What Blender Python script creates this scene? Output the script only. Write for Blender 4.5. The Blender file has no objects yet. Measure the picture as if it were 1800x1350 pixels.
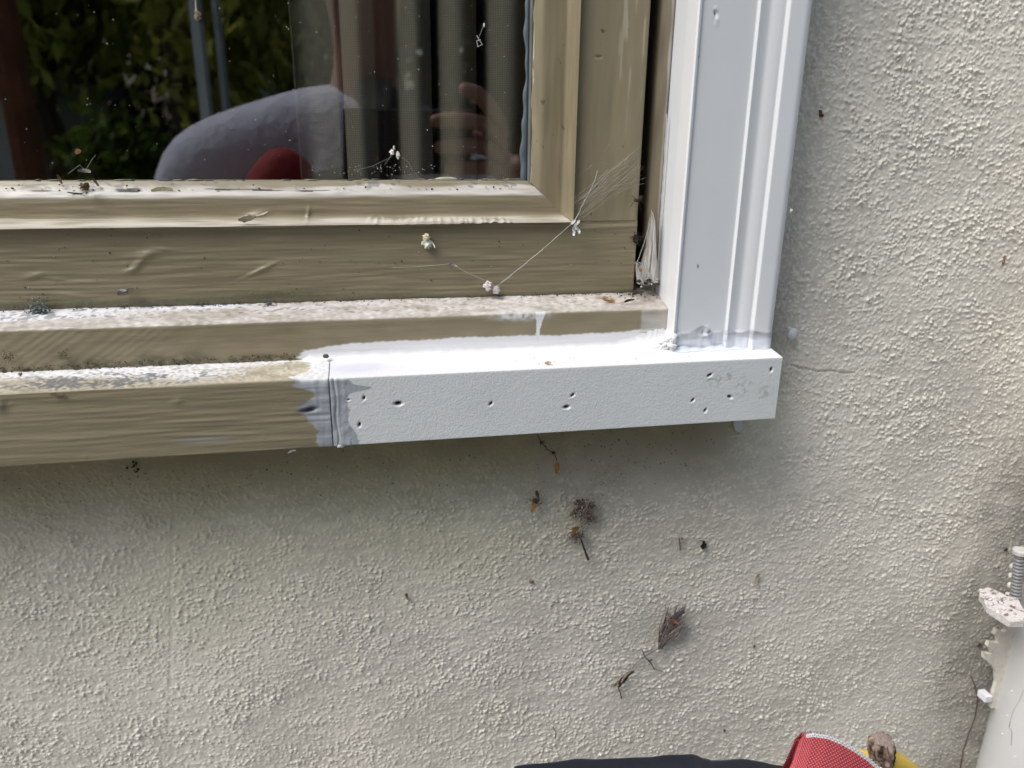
import bpy, math, random
import numpy as np
from mathutils import Vector, Matrix
rad = math.radians
S = bpy.context.scene
C = S.collection
# ------------------------------------------------------------------ camera
# world: wall surface is the plane y=0, x right, z up, camera 0.42 m in front of it
F, CX, CY, DIST = 1352., 900., 675., .42
AX = Vector((.98238986, -.04931944, .18021589)); AD = Vector((-.0108218, .94789448, .31840061)); AN = Vector((-.18652898, -.31474378, .93066819))
cam = bpy.data.cameras.new('camera'); camo = bpy.data.objects.new('camera', cam); C.objects.link(camo)
camo.matrix_world = Matrix(((AX[0], -AX[1], -AX[2], 0), (AN[0], -AN[1], -AN[2], -DIST), (-AD[0], AD[1], AD[2], 0), (0, 0, 0, 1)))
cam.sensor_width = 36; cam.lens = F/1800*36; cam.clip_start = .02; cam.clip_end = 400
cam.dof.use_dof = True; cam.dof.focus_distance = .425; cam.dof.aperture_fstop = 9
S.camera = camo
S.render.resolution_x = 1024; S.render.resolution_y = 768
# ------------------------------------------------------------------ light
SUN_DIR = Vector((-.54, -.27, .76)).normalized()       # towards the light: up and to the left, a little in front
W = bpy.data.worlds.new('World'); S.world = W; W.use_nodes = True
nt = W.node_tree; nt.nodes.clear()
sky = nt.nodes.new('ShaderNodeTexSky'); sky.sky_type = 'NISHITA'; sky.sun_disc = False
sky.sun_elevation = math.asin(SUN_DIR.z); sky.sun_rotation = math.atan2(SUN_DIR.x, SUN_DIR.y)
sky.air_density = 1.0; sky.dust_density = 3.0
bg = nt.nodes.new('ShaderNodeBackground'); bg.inputs[1].default_value = .09
wo = nt.nodes.new('ShaderNodeOutputWorld')
nt.links.new(sky.outputs[0], bg.inputs[0]); nt.links.new(bg.outputs[0], wo.inputs[0])
sun = bpy.data.lights.new('sun', 'SUN'); sun.energy = 2.2; sun.angle = rad(33); sun.color = (1, .99, .975)
suno = bpy.data.objects.new('sun', sun); C.objects.link(suno)
suno.rotation_euler = SUN_DIR.to_track_quat('Z', 'Y').to_euler(); suno.location = (-2, -2, 3)
S.view_settings.view_transform = 'Standard'; S.view_settings.look = 'None'; S.view_settings.gamma = 1
S.view_settings.exposure = 0.54
S.view_settings.use_curve_mapping = False

# ------------------------------------------------------------------ helpers
def P(px, py, d):
    """point of the photograph (1800 wide) at distance d in front of the wall"""
    r = Vector((px-CX, py-CY, F)); w = Vector((r.dot(AX), r.dot(AN), -r.dot(AD)))
    t = (DIST-d)/w.y
    return Vector((w.x*t, -d, w.z*t))
def tag(o, label=None, cat=None, group=None, kind=None):
    for k, v in (('label', label), ('category', cat), ('group', group), ('kind', kind)):
        if v: o[k] = v
    return o
def empty(name, loc=(0, 0, 0)):
    o = bpy.data.objects.new(name, None); o.location = loc; o.empty_display_size = .02; C.objects.link(o); return o
def link(name, me, mat, parent=None, smooth=True):
    o = bpy.data.objects.new(name, me); C.objects.link(o)
    if mat: me.materials.append(mat)
    if smooth: me.shade_smooth()
    if parent: o.parent = parent; o.matrix_parent_inverse = Matrix.Translation(-parent.location)
    return o
def setcol(me, col):
    a = me.color_attributes.new('Col', 'FLOAT_COLOR', 'POINT')
    c = np.ones((len(me.vertices), 4), np.float32); col = np.asarray(col); c[:, :col.shape[-1]] = col
    a.data.foreach_set('color', c.ravel())
def mesh(name, V, Fc, mat, parent=None, col=None, smooth=True):
    me = bpy.data.meshes.new(name)
    me.from_pydata([tuple(v) for v in V], [], Fc); me.update()
    setcol(me, (.5, .5, .5) if col is None else col)
    return link(name, me, mat, parent, smooth)
def grid(name, pts, mat, parent=None, col=(.5, .5, .5), keep=None, flip=False, closed=None, smooth=True):
    ny, nx = pts.shape[:2]
    idx = np.arange(ny*nx).reshape(ny, nx)
    q = np.stack([idx[:-1, :-1], idx[:-1, 1:], idx[1:, 1:], idx[1:, :-1]], -1)
    if keep is not None: q = q[keep]
    q = q.reshape(-1, 4)
    if closed: q = np.concatenate([q, np.stack([idx[-1, :-1], idx[-1, 1:], idx[0, 1:], idx[0, :-1]], -1)])
    if flip: q = q[:, ::-1]
    n = len(q)
    tot = q.ravel(); starts = np.arange(0, n*4, 4)
    caps = []
    if closed:
        a, b = idx[:, 0], idx[:, -1][::-1]
        if flip: a, b = a[::-1], b[::-1]
        caps = [a, b]
    loops = np.concatenate([tot]+caps).astype(np.int32)
    st = list(starts); p = n*4
    for c in caps: st.append(p); p += len(c)
    me = bpy.data.meshes.new(name)
    me.vertices.add(ny*nx); me.vertices.foreach_set('co', pts.reshape(-1).astype(np.float32))
    me.loops.add(len(loops)); me.loops.foreach_set('vertex_index', loops)
    me.polygons.add(len(st)); me.polygons.foreach_set('loop_start', np.array(st, np.int32))
    me.update(calc_edges=True); me.validate()
    col = np.asarray(col, np.float32); k_ = col.shape[-1]; setcol(me, np.broadcast_to(col, pts.shape[:2]+(k_,)).reshape(-1, k_))
    return link(name, me, mat, parent, smooth)
def noise(shape, sy, sx, seed):
    """smoothed white noise, unit variance; sy, sx are blur widths in cells"""
    rs = np.random.RandomState(seed)
    w = rs.standard_normal(shape)
    fy = np.fft.fftfreq(shape[0])[:, None]; fx = np.fft.rfftfreq(shape[1])[None]
    g = np.exp(-2*(math.pi**2)*((fy*sy)**2+(fx*sx)**2))
    r = np.fft.irfft2(np.fft.rfft2(w)*g, s=shape)
    return r/(r.std()+1e-9)
def sst(a, b, x):
    t = np.clip((x-a)/(b-a), 0, 1); return t*t*(3-2*t)
def mix(a, b, m):
    m = np.asarray(m)[..., None]; return np.asarray(a)*(1-m)+np.asarray(b)*m
def gauss(x, y, cx, cy, sx, sy, ang=0):
    c, s = math.cos(ang), math.sin(ang)
    u = (x-cx)*c+(y-cy)*s; v = -(x-cx)*s+(y-cy)*c
    return np.exp(-.5*((u/sx)**2+(v/sy)**2))
def resample(prof, step):
    out = [prof[0]]
    for a, b in zip(prof[:-1], prof[1:]):
        a, b = np.array(a), np.array(b); n = max(1, int(round(np.linalg.norm(b-a)/step)))
        for i in range(1, n+1): out.append(tuple(a+(b-a)*i/n))
    return np.array(out)
def rounded(prof, rads, seg=4):
    """round each inner corner of a polyline"""
    out = [prof[0]]
    for i in range(1, len(prof)-1):
        p0, p1, p2 = map(np.array, (prof[i-1], prof[i], prof[i+1])); r = rads[i-1] if hasattr(rads, '__len__') else rads
        if r <= 0: out.append(tuple(p1)); continue
        a = p1+(p0-p1)/np.linalg.norm(p0-p1)*r; b = p1+(p2-p1)/np.linalg.norm(p2-p1)*r
        for k in range(seg+1):
            t = k/seg; out.append(tuple((1-t)**2*a+2*t*(1-t)*p1+t*t*b))
    out.append(prof[-1]); return out
def sweep(name, prof, axis, L, disp, mat, parent, colf, step=.0005, flip=False, start=None, end=None, closed=True):
    """prof: polyline in the cross-section; L: positions along the axis. disp(Lg, A, B, arc) -> height along the normal;
    colf(Lg, A, B, h) -> albedo. axis 'x': cross-section is (y,z); axis 'z': cross-section is (x,y)."""
    pr = resample(prof, step)
    t = np.gradient(pr, axis=0); t /= np.linalg.norm(t, axis=1)[:, None]+1e-12
    nrm = np.stack([t[:, 1], -t[:, 0]], 1)
    arc = np.concatenate([[0], np.cumsum(np.linalg.norm(np.diff(pr, axis=0), axis=1))])
    L = np.asarray(L); u = (L-L[0])/(L[-1]-L[0])
    Lg = np.repeat(L[None], len(pr), 0)
    if start is not None or end is not None:
        s0 = np.full(len(pr), L[0]) if start is None else np.array([start(a, b) for a, b in pr])
        s1 = np.full(len(pr), L[-1]) if end is None else np.array([end(a, b) for a, b in pr])
        Lg = s0[:, None]+(s1-s0)[:, None]*u[None]
    A = np.repeat(pr[:, :1], len(L), 1); B = np.repeat(pr[:, 1:], len(L), 1); AR = np.repeat(arc[:, None], len(L), 1)
    h = disp(Lg, A, B, AR) if disp else np.zeros_like(A)
    A2 = A+nrm[:, :1]*h; B2 = B+nrm[:, 1:]*h
    pts = np.stack([Lg, A2, B2], -1) if axis == 'x' else np.stack([A2, B2, Lg], -1)
    col = colf(Lg, A, B, h)
    fl = True
    return grid(name, pts, mat, parent, col, closed=closed, flip=fl)
def lin(a, b, step): return np.linspace(a, b, max(2, int(round((b-a)/step))+1))
def tubemesh(pts, r, n=6):
    """tube along points; r number or list"""
    V = []; Fc = []; m = len(pts); pts = [Vector(p) for p in pts]
    for i, p in enumerate(pts):
        t = (pts[min(i+1, m-1)]-pts[max(i-1, 0)]).normalized()
        a = t.orthogonal().normalized() if i == 0 else (a-t*a.dot(t)).normalized()
        b = t.cross(a); rr = r[i] if hasattr(r, '__len__') else r
        for k in range(n):
            an = 2*math.pi*k/n; V.append(p+(a*math.cos(an)+b*math.sin(an))*rr)
    for i in range(m-1):
        for k in range(n): Fc.append((i*n+k, i*n+(k+1) % n, (i+1)*n+(k+1) % n, (i+1)*n+k))
    Fc.append(tuple(range(n))[::-1]); Fc.append(tuple(range((m-1)*n, m*n)))
    return V, Fc
class MB:
    def __init__(s): s.V = []; s.F = []; s.K = []
    def add(s, V, Fc, col=(.5, .5, .5)):
        o = len(s.V); s.V += [Vector(v) for v in V]; s.F += [tuple(i+o for i in f) for f in Fc]; s.K += [col]*len(V); return s
    def tube(s, pts, r, col=(.5, .5, .5), n=6): return s.add(*tubemesh(pts, r, n), col)
    def box(s, a, b, col=(.5, .5, .5)):
        x0, y0, z0 = a; x1, y1, z1 = b
        return s.add([(x0, y0, z0), (x1, y0, z0), (x1, y1, z0), (x0, y1, z0), (x0, y0, z1), (x1, y0, z1), (x1, y1, z1), (x0, y1, z1)],
                     [(3, 2, 1, 0), (4, 5, 6, 7), (0, 1, 5, 4), (1, 2, 6, 5), (2, 3, 7, 6), (3, 0, 4, 7)], col)
    def blob(s, c, r, col=(.5, .5, .5), seed=0, rough=.3, n=7, m=6, rot=None):
        rnd = random.Random(seed); V = []; c = Vector(c); r = r if hasattr(r, '__len__') else (r, r, r)
        V.append(Vector((0, 0, 1)))
        for j in range(1, m):
            for k in range(n):
                th = math.pi*j/m; ph = 2*math.pi*(k+.5*(j % 2))/n
                V.append(Vector((math.sin(th)*math.cos(ph), math.sin(th)*math.sin(ph), math.cos(th))))
        V.append(Vector((0, 0, -1)))
        V = [Vector((v.x*r[0], v.y*r[1], v.z*r[2]))*(1+rnd.uniform(-rough, rough)) for v in V]
        if rot: V = [Matrix.Rotation(rot, 3, 'Y') @ v for v in V]
        Fc = [(0, 1+k, 1+(k+1) % n) for k in range(n)]
        for j in range(m-2):
            for k in range(n):
                a = 1+j*n+k; b = 1+j*n+(k+1) % n; Fc.append((a, a+n, b+n, b))
        l = len(V)-1; Fc += [(l, l-n+(k+1) % n, l-n+k) for k in range(n)]
        return s.add([c+v for v in V], Fc, col)
    def flake(s, c, l, w, th, ang, tilt, col=(.5, .5, .5), seed=0, curl=.3):
        """thin curled flake with thickness, lying near the wall plane; ang turns it in the x-z plane"""
        rnd = random.Random(seed); top = []; n = 6
        for i in range(n+1):
            t = i/n; ww = 1.35*w*(math.sin(math.pi*(.08+.84*t))**.6)*rnd.uniform(.8, 1.15)
            bow = curl*l*(4*(t-.5)**2)
            for sgn in (-1, 1): top.append(Vector(((t-.5)*l, -bow, sgn*ww/2)))
        V = top+[v+Vector((0, th, 0)) for v in top]; k = len(top)
        R = Matrix.Rotation(-ang, 3, 'Y') @ Matrix.Rotation(tilt, 3, 'X')
        V = [R @ v + Vector(c) for v in V]
        Fc = []
        for i in range(n):
            a = 2*i; Fc += [(a, a+2, a+3, a+1), (k+a+1, k+a+3, k+a+2, k+a), (a, k+a, k+a+2, a+2), (a+3, k+a+3, k+a+1, a+1)]
        Fc += [(0, 1, k+1, k), (2*n+1, 2*n, k+2*n, k+2*n+1)]
        return s.add(V, Fc, col)
    def build(s, name, mat, parent=None, smooth=False):
        return mesh(name, s.V, s.F, mat, parent, np.array(s.K), smooth)

# ------------------------------------------------------------------ materials
def mat_new(name):
    m = bpy.data.materials.new(name); m.use_nodes = True; m.node_tree.nodes.clear(); return m, m.node_tree
def painted(name, rough=.5, var=.12, vscale=60, bumps=((900, .02),), spec=.5, stretch=(1, 1, 1), rvar=0, sss=0, gain=(1, 1, 1), sheen=0):
    """albedo from the mesh colour attribute x noise; several octaves of fine procedural relief"""
    m, t = mat_new(name); N = t.nodes; Lk = t.links.new
    out = N.new('ShaderNodeOutputMaterial'); b = N.new('ShaderNodeBsdfPrincipled'); Lk(b.outputs[0], out.inputs[0])
    at = N.new('ShaderNodeAttribute'); at.attribute_name = 'Col'
    tc = N.new('ShaderNodeTexCoord'); mp = N.new('ShaderNodeMapping'); mp.inputs['Scale'].default_value = stretch; Lk(tc.outputs['Object'], mp.inputs[0])
    n = N.new('ShaderNodeTexNoise'); n.inputs['Scale'].default_value = vscale; n.inputs['Detail'].default_value = 6; n.inputs['Roughness'].default_value = .65; Lk(mp.outputs[0], n.inputs[0])
    mr = N.new('ShaderNodeMapRange'); mr.inputs[1].default_value = .3; mr.inputs[2].default_value = .7; mr.inputs[3].default_value = 1-var; mr.inputs[4].default_value = 1+var; Lk(n.outputs[0], mr.inputs[0])
    mu = N.new('ShaderNodeVectorMath'); mu.operation = 'MULTIPLY'; Lk(at.outputs['Color'], mu.inputs[0]); Lk(mr.outputs[0], mu.inputs[1])
    Lk(mu.outputs[0], b.inputs['Base Color'])
    b.inputs['Specular IOR Level'].default_value = spec; b.inputs['Roughness'].default_value = rough
    if sheen: b.inputs['Sheen Weight'].default_value = sheen
    if rvar:
        m2 = N.new('ShaderNodeMapRange'); m2.inputs[1].default_value = .3; m2.inputs[2].default_value = .7; m2.inputs[3].default_value = rough-rvar; m2.inputs[4].default_value = rough+rvar; Lk(n.outputs[0], m2.inputs[0]); Lk(m2.outputs[0], b.inputs['Roughness'])
    prev = None
    for i, (sc, dist) in enumerate(bumps):
        nn = N.new('ShaderNodeTexNoise'); nn.inputs['Scale'].default_value = sc; nn.inputs['Detail'].default_value = 2; Lk(mp.outputs[0], nn.inputs[0])
        bp = N.new('ShaderNodeBump'); bp.inputs['Strength'].default_value = 1; bp.inputs['Distance'].default_value = dist/1000; Lk(nn.outputs[0], bp.inputs['Height'])
        if prev: Lk(prev.outputs[0], bp.inputs['Normal'])
        prev = bp
    if prev: Lk(prev.outputs[0], b.inputs['Normal'])
    return m
def flat(name, col, rough=.6, metal=0, var=.1, vscale=30, bump=None):
    m, t = mat_new(name); N = t.nodes; Lk = t.links.new
    out = N.new('ShaderNodeOutputMaterial'); b = N.new('ShaderNodeBsdfPrincipled'); Lk(b.outputs[0], out.inputs[0])
    tc = N.new('ShaderNodeTexCoord'); n = N.new('ShaderNodeTexNoise'); n.inputs['Scale'].default_value = vscale; n.inputs['Detail'].default_value = 5; Lk(tc.outputs['Object'], n.inputs[0])
    r = N.new('ShaderNodeMix'); r.data_type = 'RGBA'; r.inputs['A'].default_value = (*[c*(1-var) for c in col], 1); r.inputs['B'].default_value = (*[min(1, c*(1+var)) for c in col], 1)
    Lk(n.outputs[0], r.inputs['Factor']); Lk(r.outputs['Result'], b.inputs['Base Color'])
    b.inputs['Roughness'].default_value = rough; b.inputs['Metallic'].default_value = metal
    if bump:
        nn = N.new('ShaderNodeTexNoise'); nn.inputs['Scale'].default_value = bump[0]; Lk(tc.outputs['Object'], nn.inputs[0])
        bp = N.new('ShaderNodeBump'); bp.inputs['Distance'].default_value = bump[1]/1000; Lk(nn.outputs[0], bp.inputs['Height']); Lk(bp.outputs[0], b.inputs['Normal'])
    return m
M_stucco = painted('painted_stucco', .36, .05, 25, ((2600, .05),), spec=.55)
t = M_stucco.node_tree; N = t.nodes; Lk = t.links.new            # rounded splatter beads of the render coat
bp0 = [n for n in N if n.type == 'BUMP'][0]; tcn = [n for n in N if n.type == 'TEX_COORD'][0]; atn = [n for n in N if n.type == 'ATTRIBUTE'][0]
ra = N.new('ShaderNodeTexNoise'); ra.inputs['Scale'].default_value = 900; ra.inputs['Detail'].default_value = 1; Lk(tcn.outputs['Object'], ra.inputs[0])
nb2 = N.new('ShaderNodeTexNoise'); nb2.inputs['Scale'].default_value = 260; nb2.inputs['Detail'].default_value = 1; Lk(tcn.outputs['Object'], nb2.inputs[0])
mb = N.new('ShaderNodeMath'); mb.operation = 'MULTIPLY_ADD'; mb.inputs[1].default_value = .30; Lk(nb2.outputs[0], mb.inputs[0]); Lk(ra.outputs[0], mb.inputs[2])
mc = N.new('ShaderNodeMath'); mc.operation = 'MULTIPLY'; Lk(mb.outputs[0], mc.inputs[0]); Lk(atn.outputs['Alpha'], mc.inputs[1])
bpa = N.new('ShaderNodeBump'); bpa.inputs['Strength'].default_value = 1; bpa.inputs['Distance'].default_value = .00022; Lk(mc.outputs[0], bpa.inputs['Height']); Lk(bpa.outputs[0], bp0.inputs['Normal'])
M_olive = painted('olive_gloss_paint', .34, .07, 40, ((1300, .10), (600, .13)), stretch=(.12, 1, 1), rvar=.08)
M_olive_v = painted('olive_gloss_paint_vertical', .34, .07, 40, ((1300, .05),), stretch=(1, 1, .07), rvar=.08)
M_sill = painted('weathered_sill_paint', .45, .08, 50, ((1300, .10), (600, .13)), stretch=(.13, 1, 1), rvar=.1)
M_pvc = painted('primed_board', .5, .03, 30, ((1050, .17), (2500, .03)), spec=.4)
M_white = painted('white_satin_paint', .36, .02, 20, ((500, .015),), spec=.5)
M_caulk = painted('caulk', .4, .06, 200, ((900, .12),), spec=.5)
M_debris = painted('dry_plant_matter', .8, .35, 900, ((3000, .1),), spec=.2)
M_pale = painted('pale_crumb', .7, .15, 900, ((3000, .08),), spec=.3)
M_seal = painted('glazing_seal', .35, .12, 200, ((900, .05),), stretch=(1, 1, .3))
M_grit = painted('grit', .9, .3, 700, ((2500, .05),), spec=.2)
M_metal = painted('galvanised_metal', .5, .2, 150, ((900, .05),), spec=.5)

OLIVE = np.array((.248, .212, .136)); WHITE = np.array((.735, .74, .745)); CHALK = np.array((.62, .58, .55)); GREYP = np.array((.30, .325, .35))
STUC = np.array((.78, .745, .65))

# ------------------------------------------------------------------ the wall
def ramp_noise(x, seed, amp, freqs=(60, 140, 330, 800)):
    r = random.Random(seed); y = np.zeros_like(x, float)
    for i, f in enumerate(freqs): y += np.sin(x*f*r.uniform(.8, 1.2)*2*math.pi+r.uniform(0, 6))*amp/(1+i*.7)
    return y
wall = empty('stucco_wall'); tag(wall, 'pale grey textured stucco wall around and below the window', 'wall')
st = .00055
xs = np.arange(-.275, .555, st); zs = np.arange(-.535, .10, st)
XX, ZZ = np.meshgrid(xs, zs)
sh = XX.shape
n0 = noise(sh, .8, .85, 1); n1 = noise(sh, 1.3, 1.5, 2); n2 = noise(sh, 2.6, 3.2, 3); n3 = noise(sh, 9, 12, 4); n4 = noise(sh, 30, 40, 5)
dens = .85+.25*n3
def splat(density, s, seed):
    rs_ = np.random.RandomState(seed); w_ = (rs_.rand(*sh) < density)*rs_.rand(*sh)**1.5
    fy = np.fft.fftfreq(sh[0])[:, None]; fx = np.fft.rfftfreq(sh[1])[None]
    r_ = np.fft.irfft2(np.fft.rfft2(w_)*np.exp(-2*(math.pi**2)*((fy*s)**2+(fx*s*1.1)**2)), s=sh); return r_*(2*math.pi*s*s)
h = (.00092*splat(.12, .78, 401)+.00038*splat(.018, 1.5, 402)+.00004*n2)*np.clip(dens, .6, 1.3)*(1+.25*sst(.22, .30, XX))
# strokes of the trowel
n5 = noise(sh, 2.2, 9, 6); h += .00005*n5
# smoother, over-painted band beneath the sill and beside the casing
under = np.maximum(1-sst(.006, .050, -.172-ZZ+.006*n4), 0)*(1-sst(.205, .235, XX+.004*n4))*(ZZ < -.13)
smear = gauss(XX, ZZ, .232, -.20, .02, .03, .5)
amp = 1-.72*np.clip(under, 0, 1)-.35*np.clip(smear, 0, 1)
h = h*amp + .0002*n3*(1-amp)
h += .00010*n4
# raised patched line left of centre and long cracks
vl = P(300, 1000, 0).x
lx = vl+ramp_noise(ZZ, 3, .0006, (9, 25, 60))
h += .00012*np.exp(-((XX-lx)/.0011)**2)*sst(-.56, -.2, -ZZ-.4+.3)*.6
def crack_h(pts, depth, w):
    global h
    for a, b in zip(pts[:-1], pts[1:]):
        ax, az, bx, bz = a.x, a.z, b.x, b.z; dx, dz = bx-ax, bz-az; l2 = dx*dx+dz*dz
        i0, i1 = np.searchsorted(xs, (min(ax, bx)-.004, max(ax, bx)+.004)); j0, j1 = np.searchsorted(zs, (min(az, bz)-.004, max(az, bz)+.004))
        sx, sz = XX[j0:j1, i0:i1], ZZ[j0:j1, i0:i1]
        if sx.size == 0: continue
        t = np.clip(((sx-ax)*dx+(sz-az)*dz)/l2, 0, 1); dd = np.hypot(sx-ax-t*dx, sz-az-t*dz)
        h[j0:j1, i0:i1] = np.minimum(h[j0:j1, i0:i1], h[j0:j1, i0:i1]*.6+depth*(1-np.clip(dd/w, 0, 1)))*(dd < w)+h[j0:j1, i0:i1]*(dd >= w)
def wobble(pts, seed, amp, n=8):
    r = random.Random(seed); out = []
    for a, b in zip(pts[:-1], pts[1:]):
        for i in range(n): out.append(a.lerp(b, i/n)+Vector((r.uniform(-amp, amp), 0, r.uniform(-amp, amp))))
    return out+[pts[-1]]
cr1 = wobble([P(x, y, 0) for x, y in ((1395, 868), (1440, 885), (1500, 880), (1545, 905), (1600, 912), (1660, 905), (1690, 908))], 1, .0008)
cr2 = wobble([P(x, y, 0) for x, y in ((1380, 640), (1420, 650), (1500, 655))], 2, .0006)
cr3 = wobble([P(x, y, 0) for x, y in ((300, 835), (305, 900), (303, 960), (300, 1050), (301, 1130), (298, 1230), (296, 1330))], 3, .0003)
for c_, dp in ((cr1, -.00012), (cr2, -.0003), (cr3, -.0)): crack_h(c_, dp, .0011)
col = np.broadcast_to(STUC, sh+(3,)).copy()
n6 = noise(sh, 60, 70, 8)
grn = np.clip(1-sst(0, .17, -.172-ZZ), 0, 1)*(1-sst(.19, .28, XX))*sst(-.10, -.14, ZZ)           # shade and green bounce under the sill painted in, mixed with algae film
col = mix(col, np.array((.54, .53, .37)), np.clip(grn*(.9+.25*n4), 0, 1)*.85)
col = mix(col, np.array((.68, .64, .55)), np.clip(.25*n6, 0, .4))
brn = np.clip(1-sst(0, .068+.005*n3, -.168-ZZ), 0, 1)*(1-sst(.20, .245, XX))  # brown shade close beneath the sill, painted into the wall colour
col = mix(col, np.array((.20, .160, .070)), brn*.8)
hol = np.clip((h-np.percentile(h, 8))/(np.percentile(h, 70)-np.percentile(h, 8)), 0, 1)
col *= (.80+.20*hol)[..., None]                                 # cavity shading painted into the hollows to deepen the relief
pipeshade = np.exp(-np.clip(.432-XX-(ZZ+.5)*.0, 0, 1)/.022)*(ZZ < -.16)*sst(-.16, -.26, ZZ)  # shade next to the downpipe, painted as darker wall colour
col = mix(col, np.array((.30, .29, .26)), np.clip(pipeshade*(.75+.15*n3), 0, .8))
spk = noise(sh, .8, .8, 9)
col = mix(col, np.array((.09, .08, .05)), sst(3.3-.9*brn, 3.7-.9*brn, spk)*.85)
sideshade = np.exp(-np.clip(XX-.222, 0, 1)/.012)*(XX > .2)*(ZZ > -.16)   # soft shade beside the casing painted into the colour, broken by grit
col = mix(col, np.array((.20, .20, .13)), np.clip(sideshade*(.55+.25*n3+.3*noise(sh, 2, 2, 12)), 0, .75))
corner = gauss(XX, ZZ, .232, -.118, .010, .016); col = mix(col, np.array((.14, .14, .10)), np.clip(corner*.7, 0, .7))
pts = np.stack([XX, -h, ZZ], -1)
kk = ~((XX[:-1, :-1] < .185) & (ZZ[:-1, :-1] > -.125))
cxp = XX*AX[0]+DIST*AN[0]-ZZ*AD[0]; cyp = XX*AX[1]+DIST*AN[1]-ZZ*AD[1]; czp = XX*AX[2]+DIST*AN[2]-ZZ*AD[2]
ppx = CX+F*cxp/czp; ppy = CY+F*cyp/czp                       # fine relief only round the part the picture can see; coarser stucco beyond
kk &= ((ppx > -60) & (ppx < 1860) & (ppy > -60) & (ppy < 1410))[:-1, :-1]
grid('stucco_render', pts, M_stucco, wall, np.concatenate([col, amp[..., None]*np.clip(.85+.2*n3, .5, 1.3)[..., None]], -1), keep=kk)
o = MB()
K = tuple(STUC)
x0, x1, z0, z1 = float(xs[0]), float(xs[-1]), float(zs[0]), float(zs[-1])
WL, WT = -.93, .80      # window opening, left and top
for a, b in (((x1, .0, -1.45), (3.2, .2, 1.6)), ((-3.6, 0, -1.45), (x0, .2, -.13)), ((-3.6, 0, -.13), (WL+.0, .2, 1.6)), ((x0, 0, -1.45), (x1, .2, z0)),
             ((WL, 0, WT), (x1, .2, 1.6)), ((.19, 0, z1), (x1, .2, WT))): o.box(a, b, K)
o.box((x0, .002, z0), (x1, .2, -.15), K); o.box((.224, .002, -.15), (x1, .2, z1), K); o.box((.17, .004, -.15), (.224, .2, z1), K)
o.build('masonry', M_stucco, wall)
for c_, nm in ((cr1, .00010), (cr2, .00009), (cr3, .00005)):
    MB().tube([p+Vector((0, .00012, 0)) for p in c_], nm, (.22, .21, .18), 4).build('crack', M_grit, wall)

# ------------------------------------------------------------------ window frame (sub sill and jamb)
XL = -.26
LX = lambda x1: np.concatenate([[-.90, -.7, -.45], lin(XL, x1, .0005)])
def brush(scale_l, scale_c, amp, seed, l2=None):
    def f(L, A, B, AR):
        sp = .0005
        n = noise(L.shape, scale_c/sp, scale_l/sp, seed); m = noise(L.shape, scale_c*2.5/sp, scale_l*2/sp, seed+50); k = noise(L.shape, .0012/sp, .0012/sp, seed+80)
        return amp*(n*.9+m*.35)+amp*.35*np.maximum(0, k-2.2)*2.5
    return f
frame = empty('window_frame', (.16, 0, -.1)); tag(frame, 'olive painted fixed frame around the sash with a narrow sub sill ledge', 'window frame')
def subcol(L, Y, Z, h):
    d = -Y; shp = L.shape; sp = noise(shp, 1.1, 1.4, 31); big = noise(shp, 5, 40, 32); med = noise(shp, 3, 8, 33)
    c = np.broadcast_to(OLIVE, shp+(3,)).copy()*(1+.04*med[..., None])
    ledge = (Z > -.0965) & (d < .0196)
    c = mix(c, CHALK*np.array((.95, .95, .94))*(1+.10*noise(shp, 1.0, 1.6, 36)[..., None]), np.clip(sst(-.0975, -.0962, Z)*(.8+.15*med), 0, .95))
    back = sst(.013, .004, d+0*L) if False else np.clip((.012-d)/.01, 0, 1)
    white = np.clip((back*.9+.45*big-.25)*(1-sst(-.02, .03, L)), 0, 1)*ledge
    c = mix(c, np.array((.80, .80, .82)), white*.85)
    dark = sst(.75, 1.6, sp*.9+big*.5)*np.clip((.017-d)/.008, 0, 1)*ledge
    c = mix(c, np.array((.12, .12, .12)), dark*.6)
    dk2 = ledge*sst(.12, .15, L)*np.clip(.45+.4*med, 0, .8); c = mix(c, np.array((.22, .19, .16)), dk2)
    # grime above the sill junction on the old half
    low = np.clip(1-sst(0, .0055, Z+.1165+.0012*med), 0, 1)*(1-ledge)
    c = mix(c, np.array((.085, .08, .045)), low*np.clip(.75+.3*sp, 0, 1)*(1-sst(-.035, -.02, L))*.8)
    # white paint run up onto the lower edge, ragged
    edge = -.1092+ramp_noise(L, 5, .00035, (9, 25, 70, 300))-.0035*(1-sst(-.035, -.005, L))+.0008*sst(.13, .16, L)
    wm = sst(.0004, -.0004, Z-edge)*sst(-.036, -.034, L+ramp_noise(Z, 8, .0015, (200, 500)))*(1-ledge)
    c = mix(c, WHITE, np.clip(1-(Z-edge+.0004)/.0008, 0, 1)*sst(-.037, -.034, L+ramp_noise(Z, 8, .0015, (200, 500)))*(Z < -.105))
    # streaked white drip near x=.09
    drip = (np.abs(L-(.092+.12*(Z+.104)))-.0011-.0018*np.clip((Z+.105)/.009, 0, 1) < 0) & (Z > -.113)
    c = mix(c, WHITE*.95, drip*np.clip(.75+.3*noise(shp, 4, 1.5, 35), 0, 1)*(d > .0185))
    smr = gauss(L, Z, .082, -.098, .008, .0016); c = mix(c, WHITE*.9, np.clip(smr*(.9+.5*sp), 0, .9))
    gy = sst(.150, .152, L)*(d > .0185); c = mix(c, np.array((.46, .45, .43)), gy*np.clip(.8+.2*med, 0, 1))
    return c
sub_prof = rounded([(.03, -.088), (0.004, -.0905), (-.0200, -.0965), (-.0202, -.122), (.03, -.122)], [.001, .0016, .0005])
subb = brush(.016, .0009, .00006, 11)
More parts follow.
